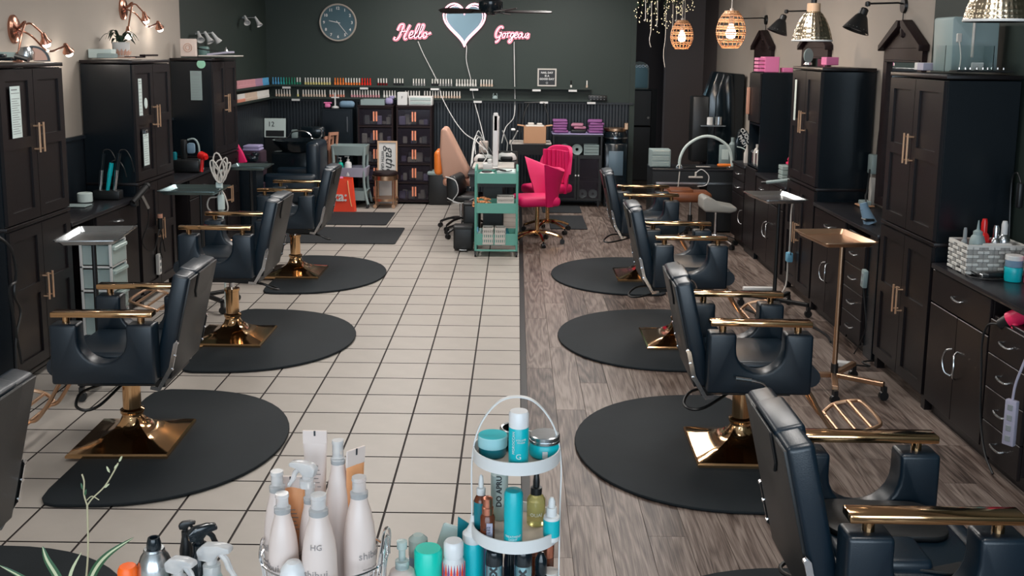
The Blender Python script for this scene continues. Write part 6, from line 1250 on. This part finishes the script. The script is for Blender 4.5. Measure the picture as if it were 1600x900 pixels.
# middle tier
z2 = .913
def dropper(name, lab, x, y, z, rr, h, m, capm, bulbm, bh=.035):
    return product(name, lab, x, y, z, ([(rr*.94,0),(rr,.003),(rr,h*.82),(rr*.8,h*.92),(rr*.5,h)], m), [('collar', [(rr*.62,h),(rr*.62,h+.016),(rr*.3,h+.018)], capm), ('bulb', [(rr*.34,h+.016),(rr*.36,h+.03),(rr*.26,h+.03+bh*.7),(0,h+.03+bh)], bulbm)], cat='dropper bottle')
r = dropper('dropper_bottle', 'amber dropper bottle with teal label and white top, far left of the middle tier', .186, -1.655, z2, .017, .088, 'amber', 'white', 'white', .02)
MB().lathe([(.0174,.008),(.0174,.072)], n=24).build('wrap_label', 'teal_dark', r)
r = product('serum_bottle', 'brown serum bottle with rose-gold pump and grey label on the middle tier', .203, -1.70, z2, ([(.016,0),(.017,.003),(.017,.055),(.013,.062)], 'amber'), [('pump', [(.013,.060),(.0135,.078),(.0115,.080),(.0115,.100),(.007,.103),(0,.104)], 'rose_gold')])
MB().box(-.002,.012,-.0180,-.0150,.008,.046).build('paper_label', 'pale_blue2', r); label(r, 'ACIDIC\nBONDING\nCONC', .006, .030, .0184, 'ink', rz=.28)
r = product('spray_can', 'slim all-teal spray can at the front of the middle tier', .262, -1.735, z2, ([(.0195,0),(.021,.003),(.021,.068)], 'teal'), [('cap', [(.0214,.068),(.0214,.128),(.018,.136),(0,.138)], 'teal')])
label(r, 'TREATMENT\nLIGHT', .007, .030, .0212, 'paper')
r = dropper('dropper_bottle', 'clear bottle of pale yellow oil with black dropper on the middle tier', .316, -1.62, z2, .022, .075, 'oil', 'black_plastic', 'black_plastic', .03); label(r, 'OUAI', .012, .03, .0225, 'white')
r = product('dropper_bottle', 'small teal bottle with white dropper at the right of the middle tier', .350, -1.70, z2, ([(.0175,0),(.019,.003),(.019,.012)], 'white'), [('wrap_label', [(.0192,.012),(.0192,.052)], 'teal'), ('shoulder', [(.019,.052),(.018,.058),(.012,.060),(.012,.078),(.0115,.08)], 'white'), ('bulb', [(.008,.08),(.008,.095),(.004,.103),(0,.104)], 'white')], cat='dropper bottle')
r = product('oil_bottle', 'tall clear square bottle with vertical black lettering behind the slim teal can', .228, -1.59, z2, ([(.02,0),(.021,.003),(.021,.11),(.012,.118),(.012,.125),(0,.125)], 'clear_plastic'), [('oil', [(.0185,.003),(.0185,.02),(0,.02)], 'oil')]); label(r, 'DO APRU', .018, .075, .0215, 'ink', rot=PI/2, bold=.0005)
# bottom tier
z3 = .745
for x, l_ in ((.219, 'left of two steel blue cans lettered EX, black cap, bottom tier'), (.286, 'right of two steel blue cans lettered EX, black cap, bottom tier')):
    r = product('shampoo_can', l_, x, -1.715, z3, ([(.019,0),(.0205,.003),(.0205,.112),(.0200,.116)], 'steel_blue'), [('cap', [(.0205,.116),(.0205,.138),(.018,.148),(.011,.154),(0,.155)], 'black_gloss')], grp='steel blue cans on the bottom tier')
    label(r, 'LEX' if x < .25 else 'EX', .024, .095, .0208, 'ink', rot=PI/2, bold=.001)
product('product_bottle', 'black beaded bottle behind the right steel blue can', .328, -1.68, z3, ([(.016,0),(.018,.01),(.015,.022),(.018,.034),(.015,.046),(.018,.058),(.014,.07)], 'black_gloss'), [('cap', [(.012,.07),(.014,.075),(.014,.11),(.006,.125),(0,.126)], 'black_gloss')])
for i, (x, y) in enumerate(((.312, -1.60), (.345, -1.61))): product('product_bottle', '%s copper-orange capped bottle at the back of the bottom tier' % ('left' if i == 0 else 'right'), x, y, z3, ([(.014,0),(.016,.004),(.016,.08)], 'amber'), [('cap', [(.016,.08),(.0165,.12),(.013,.125),(0,.126)], 'rose_gold')])
product('product_bottle', 'lilac-grey bottle behind the left steel blue can', .21, -1.62, z3, ([(.018,0),(.02,.004),(.02,.13),(.018,.134),(0,.135)], 'lilac'), [])
product('product_bottle', 'white-capped grey bottle between the two steel blue cans', .258, -1.61, z3, ([(.014,0),(.018,.004),(.018,.07),(.012,.10)], 'black_gloss'), [('cap', [(.012,.1),(.013,.14),(0,.142)], 'lilac')])
product('glass_jar', 'small ribbed clear glass jar at the right of the bottom tier', .350, -1.665, z3, ([(.018,0),(.022,.004),(.022,.04),(.018,.05),(.018,.062)], 'clear_plastic'), [('lid', [(.019,.062),(.019,.072),(0,.073)], 'offwhite')], cat='jar')
# --- standing on the counter, between basket and stand
product('aerosol_can', 'white-capped can with red and purple petals between teal and mint bottles', .125, -1.70, TZ, ([(.024,0),(.026,.004),(.026,.135),(.02,.15)], 'can_white' if 'can_white' in M else 'white'), [('cap', [(.021,.148),(.023,.152),(.023,.182),(.019,.188),(0,.189)], 'white_gloss')])
pr = bpy.data.objects['aerosol_can']
for k in range(12):
    a = -PI/2+(k-5.5)*.26; q = Vector((math.cos(a), math.sin(a), 0)); T = RZ(a+PI/2) @ TR((0,-.0268,.118)); MB().prism([(-.0012,-.045+.0),(-.0028,.0),(0,.022),(.0028,.0),(.0012,-.045)], -.0004, .0004, 'y', T=T @ RY((k-5.5)*.0)).build('painted_petal', 'orange_red' if k % 2 else 'purple', pr)
MB().lathe([(.012,0),(.012,.001),(0,.001)], n=20, T=TR((0,-.0262,.085)) @ RX(PI/2)).build('flower_centre', 'milk', pr)
product('foam_bottle', 'teal foam pump bottle with white nozzle left of the tiered stand', .168, -1.655, TZ, ([(.024,0),(.026,.004),(.026,.15),(.022,.165)], 'teal'), [('collar', [(.022,.163),(.025,.168),(.025,.185),(.018,.192)], 'white'), ('nozzle', [(.018,.19),(.010,.205),(.006,.23),(0,.232)], 'white')])
product('cream_tub', 'large bright mint screw-top tub between the pump bottle and the petal can', .066, -1.70, TZ, ([(.028,0),(.03,.004),(.03,.10)], 'mint'), [('lid', [(.0325,.10),(.0325,.162),(.029,.168),(0,.168)], 'mint')], cat='tub')
product('pump_bottle', 'milky pump bottle with clear pump head right of the wire basket', .008, -1.72, TZ, ([(.032,0),(.034,.004),(.034,.10),(.028,.122),(.014,.13)], 'milk'), [('collar', [(.016,.13),(.016,.148),(.01,.15)], 'clear_plastic'), ('pump', [(.008,.15),(.008,.175),(.012,.178),(.012,.195),(0,.197)], 'clear_plastic')])
product('pump_bottle', 'clear-capped grey bottle behind the milky pump bottle', .035, -1.62, TZ, ([(.02,0),(.022,.004),(.022,.11)], 'blue_cloth'), [('cap', [(.023,.11),(.023,.15),(.012,.16),(0,.16)], 'clear_plastic')])
o = MB().prism([(-.02,0),(.02,0),(.012,.06),(-.018,.08)], -.0015, .0015, 'y').build('product_card', 'teal_dark'); o.location = (.148, -1.615, TZ+.125); tag(o, 'dark teal pointed card tip behind the white nozzle', 'card')
o = MB().box(-.012,.012,-.006,.006,0,.13).build('card_stand', 'teal_dark'); o.location = (.148,-1.605,TZ); tag(o, 'teal carton standing behind the foam pump bottle', 'carton')
o = MB().rbox(0,0,.09,.07,.012,.18,.004,1,T=RY(.3)).build('clear_bag', 'clear_plastic'); o.location = (.075,-1.60,TZ); tag(o, 'crumpled clear sachet leaning behind the mint tub', 'sachet')
# --- wire basket with bottles
BX, BY, BR = -.163, -1.755, .142
r = thing('wire_basket', 'silver wire basket crowded with pale bottles at the bottom', 'basket', (BX, BY, TZ))
for z, rr in ((.003,.12),(.10,.135),(.178,BR)):
    MB().tube([(rr*math.cos(t*2*PI/48), rr*math.sin(t*2*PI/48)*.8, z) for t in range(48)], .003 if z > .15 else .002, 6, closed=True).build('hoop', 'chrome', r)
w_ = MB()
for k in range(56):
    a = 2*PI*k/56; w_.tube([(.12*math.cos(a), .12*math.sin(a)*.8, .003), (BR*math.cos(a), BR*math.sin(a)*.8, .178)], .0013, 5)
tag(w_.build('wires', 'chrome', r), kind='stuff')
MB().tube(smooth([(.128,-.05,.175),(.134,-.045,.215),(.138,-.02,.245),(.142,.01,.24),(.144,.03,.215),(.14,.045,.175)],5), .003, 6).tube(smooth([(.132,-.045,.16),(.136,-.025,.21),(.14,0,.225),(.143,.02,.205),(.142,.035,.165)],5), .002, 6).build('handle', 'chrome', r)
for k in range(5): MB().tube([(.133,-.035+k*.016,.10),(.139,-.032+k*.017,.225-.004*(k-2)**2)], .0013, 5).build('handle_wire', 'chrome', r)
MB().tube(smooth([(-.128,-.05,.175),(-.134,-.045,.20),(-.138,0,.215),(-.14,.045,.175)],5), .003, 6).build('handle', 'chrome', r)
def shibui(x, y, ztop, wr, lab, txt='shibui.', rz=0, pump=True, tall=None, m='milk', hg=None):
    h = ztop-TZ-.004; r = thing('hair_bottle', lab, 'bottle', (x, y, TZ+.004), rz, 'pale bottles in the wire basket'); hb = h*(.87 if pump else .9)
    MB().lathe([(wr*.95,0),(wr,.004),(wr*1.02,hb*.55),(wr*.99,hb*.70),(wr*.90,hb*.80),(wr*.72,hb*.90),(wr*.56,hb*.96),(wr*.52,hb)], n=32).build('body', m, r)
    if pump: MB().lathe([(wr*.55,hb),(wr*.56,hb+.012),(wr*.42,hb+.016),(wr*.42,h-.010),(wr*.46,h-.008),(wr*.44,h),(0,h)], n=22).build('pump', 'clear_cap', r)
    if txt:
        label(r, txt, .024, hb*.60, wr*1.02+.0004, 'warm_grey', rz=-.0)
        for k in range(3): label(r, 'nourishing hair care' if k < 2 else 'for daily use', .0055, hb*.50-k*.009, wr*1.02+.0004, 'warm_grey')
    if hg: label(r, 'HG', .018, hb*.80, wr*.92+.0004, 'warm_grey')
    return r
C('clear_cap', (.85,.84,.83), .15, trans=.6); C('warm_grey', (.28,.25,.24), .7)
shibui(-.160, -1.825, 1.075, .038, 'central front bottle lettered HG and shibui in the wire basket', hg=True)
shibui(-.247, -1.79, 1.06, .033, 'tall bottle in the left front of the wire basket, lettering half turned', rz=-.8)
shibui(-.272, -1.73, 1.085, .032, 'pale bottle at the far left back of the wire basket', rz=-.5)
shibui(-.083, -1.755, 1.085, .036, 'pale bottle at the right of the wire basket with fine print', rz=.9)
shibui(-.139, -1.70, 1.148, .030, 'tallest pale bottle with clear pump at the back centre', rz=.2, txt=None)
shibui(-.196, -1.74, 1.06, .027, 'slim pale bottle with fine grey print behind the HG bottle', rz=-.1)
r = thing('hair_cream', 'short pale bottle with domed cap at the front of the wire basket', 'bottle', (-.213, -1.845, TZ+.004), 0)
MB().lathe([(.030,0),(.031,.004),(.031,.135)], n=32).build('body', 'milk', r); MB().lathe([(.031,.137),(.031,.165),(.027,.19),(.015,.205),(0,.208)], n=32).build('cap', 'white_gloss', r)
label(r, 'shibui', .020, .100, .0315, 'warm_grey'); label(r, 'styling cream', .006, .085, .0315, 'warm_grey'); label(r, 'soft hold', .006, .075, .0315, 'warm_grey')
def tube_(x, y, z0, h, w0, lab, rz, m, capm='milk', tilt=0, word=None):
    r = thing('cream_tube', lab, 'tube', (x, y, z0), rz); n = 20; vs = []; fs = []; lv = [(0,0),(.0,.0),(.02,.05),(.5,.5),(.86,.86),(.87,.87),(1,1)]
    prof = [(0, 1), (.03, 1), (.3, .85), (.6, .6), (.85, .2), (1, .06)]
    for t, k in prof:
        for j in range(n): a = 2*PI*j/n; rx = w0*(.78+.30*t); vs.append((rx*math.cos(a), w0*.75*k*math.sin(a), h*t))
    for i in range(len(prof)-1):
        for j in range(n): fs.append((i*n+j, i*n+(j+1) % n, (i+1)*n+(j+1) % n, (i+1)*n+j))
    fs += [tuple(range(n))[::-1], tuple((len(prof)-1)*n+j for j in range(n))]
    b = MB().add(vs, fs, T=RY(tilt)); b.build('body', m, r)
    MB().rbox(0,0,h*1.0,w0*2.16,.005,h*.16,.001,1,T=RY(tilt)).build('crimp', capm, r); MB().box(-.002,.002,-.004,-.0025,h*1.02,h*1.08,T=RY(tilt)).build('notch', 'ink', r)
    for k in range(6): MB().box(-w0*.62,w0*(.55-.1*(k % 3)),-w0*.5-.001,-w0*.5+.0,h*(.42+k*.05),h*(.42+k*.05)+.0018,T=RY(tilt) @ RX(-.0)).build('print_line', 'warm_grey', r)
    return r
tube_(-.238, -1.70, TZ+.14, .185, .029, 'orange cream tube with white crimped end, left in the wire basket', -.1, 'peach', tilt=-.05)
tube_(-.198, -1.665, TZ+.22, .20, .026, 'upper white cream tube standing highest at the back left', .0, 'milk', tilt=0)
tube_(-.108, -1.70, TZ+.14, .245, .026, 'tall orange tube right of the tallest pale bottle', .9, 'peach', tilt=.05)
# trigger sprayer in the basket and elsewhere
def trigger(x, y, z, lab, rz, m, s=1, bottle=None, hgt=.1):
    r = thing('trigger_sprayer', lab, 'spray bottle', (x, y, z), rz)
    if bottle: MB().lathe([(.024*s,-hgt),(.026*s,-hgt+.005),(.026*s,-.04),(.018*s,-.015),(.014*s,0)], n=22).build('bottle', bottle, r)
    MB().lathe([(.016*s,-.005),(.016*s,.012*s),(.010*s,.015*s),(.010*s,.03*s)], n=16).build('collar', m, r)
    MB().prism([(-.022*s,.022*s),(-.026*s,.04*s),(-.012*s,.052*s),(.018*s,.054*s),(.038*s,.050*s),(.040*s,.040*s),(.018*s,.036*s),(.010*s,.026*s),(.0,.02*s)], -.011*s, .011*s, 'y', .004*s, 2).build('head', m, r)
    MB().tube(smooth([(.016*s,0,.036*s),(.028*s,0,.024*s),(.034*s,0,.008*s),(.046*s,0,-.010*s)],4), [.006*s]*9+[.005*s]*3+[.003*s], 8).build('lever', m, r)
    return r
trigger(-.20, -1.755, 1.065, 'clear trigger sprayer between the bottles of the wire basket', PI-.3, 'clear_cap', 1.0)
# left foreground: aerosol, cap, sprayers, plants
r = product('aerosol_can', 'brushed silver aerosol can with black nozzle at the lower left', -.561, -1.72, TZ, ([(.037,0),(.039,.004),(.039,.118),(.0375,.134),(.031,.152),(.022,.165)], 'silver'), [('rim', [(.022,.163),(.024,.167),(.022,.171),(.017,.171)], 'silver'), ('nozzle', [(.016,.165),(.0165,.182),(.013,.196),(.009,.196),(.008,.190),(0,.190)], 'black_gloss')])
o = MB().lathe([(.022,0),(.023,.004),(.023,.125),(.018,.134),(0,.135)], n=10).build('squat_bottle', 'orange_cap'); o.location = (-.618,-1.735,TZ); tag(o, 'bright orange ribbed cap beside the silver aerosol can', 'bottle')
trigger(-.468, -1.685, .872, 'black trigger sprayer right of the silver aerosol can', .5, 'black_gloss', 1.05, 'black_gloss', .15)
trigger(-.515, -1.64, .885, 'black sprayer head just behind the silver aerosol can', .2, 'black_plastic', .6, 'black_plastic', .16)
trigger(-.492, -1.765, .832, 'clear trigger sprayer at the bottom edge, left of the pair', -.3, 'clear_cap', 1.15, 'clear_plastic', .11)
trigger(-.425, -1.735, .845, 'clear trigger sprayer at the bottom edge, right of the pair', -.15, 'clear_cap', 1.25, 'clear_plastic', .12)
r = thing('potted_plant', 'striped-leaf houseplant with a thin flower stem at the bottom left corner', 'plant', (-.74, -1.76, TZ))
MB().lathe([(.05,0),(.065,.005),(.075,.07),(.070,.072),(.06,.06),(0,.055)], n=24).build('pot', 'offwhite', r)
def blade(pts, wd, m, edge=True):
    P = smooth([Vector(p) for p in pts], 6); vs = []; fs = []; nn = len(P)
    for i, p in enumerate(P):
        t = i/(nn-1); w_ = wd*(math.sin(PI*min(1, .25+t*.75))**.8)*(1 if t < .99 else .02); d = (P[min(i+1,nn-1)]-P[max(i-1,0)]).normalized(); s_ = d.cross(Vector((0,1,.15))).normalized()
        for q in (-1, -.35, .35, 1): vs.append(tuple(p+s_*w_*q+Vector((0,.002*abs(q),0))))
    for i in range(nn-1):
        for j in range(3): fs.append((4*i+j, 4*i+j+1, 4*i+5+j, 4*i+4+j))
    b = MB(); b.v = vs; b.f = fs; b.m = [1 if j == 1 else 0 for i in range(nn-1) for j in range(3)]; return b.build('leaf', m, r, ang=80)
blade([(0,0,.05),(-.03,0,.12),(-.05,0,.16),(-.058,0,.192)], .011, ['leaf', 'leaf_cream'])
blade([(.02,.01,.05),(.05,.01,.125),(.09,0,.175),(.15,-.0,.216)], .009, ['leaf', 'leaf_cream'])
blade([(-.02,0,.05),(-.10,0,.11),(-.16,0,.145)], .008, ['leaf', 'leaf_cream']); blade([(0,0,.05),(.0,0,.12),(.03,0,.18)], .004, ['leaf_cream', 'leaf_cream'])
MB().tube(smooth([(.02,.02,.05),(.022,.05,.15),(.022,.06,.262)],4), .0022, 6).tube(smooth([(.022,.06,.262),(.035,.06,.28),(.065,.06,.31),(.09,.06,.35),(.098,.06,.366)],4), .0018, 6).tube(smooth([(.022,.06,.262),(.016,.06,.29),(.018,.06,.32),(.014,.06,.338)],4), .0018, 6).tube(smooth([(.022,.06,.275),(.034,.06,.285),(.05,.06,.276)],4), .0012, 5).build('flower_stem', 'stem', r)
for (x, z, a) in ((.018,.285,.2),(.014,.30,-.2),(.088,.352,.7),(.10,.368,.5),(.078,.342,-.4),(.062,.305,.9)): MB().lathe([(0,0),(.0028,.006),(.002,.014),(0,.018)], n=8, T=TR((x,.06,z)) @ RY(a)).build('bud', 'leaf_cream' if x > .05 else 'leaf', r)
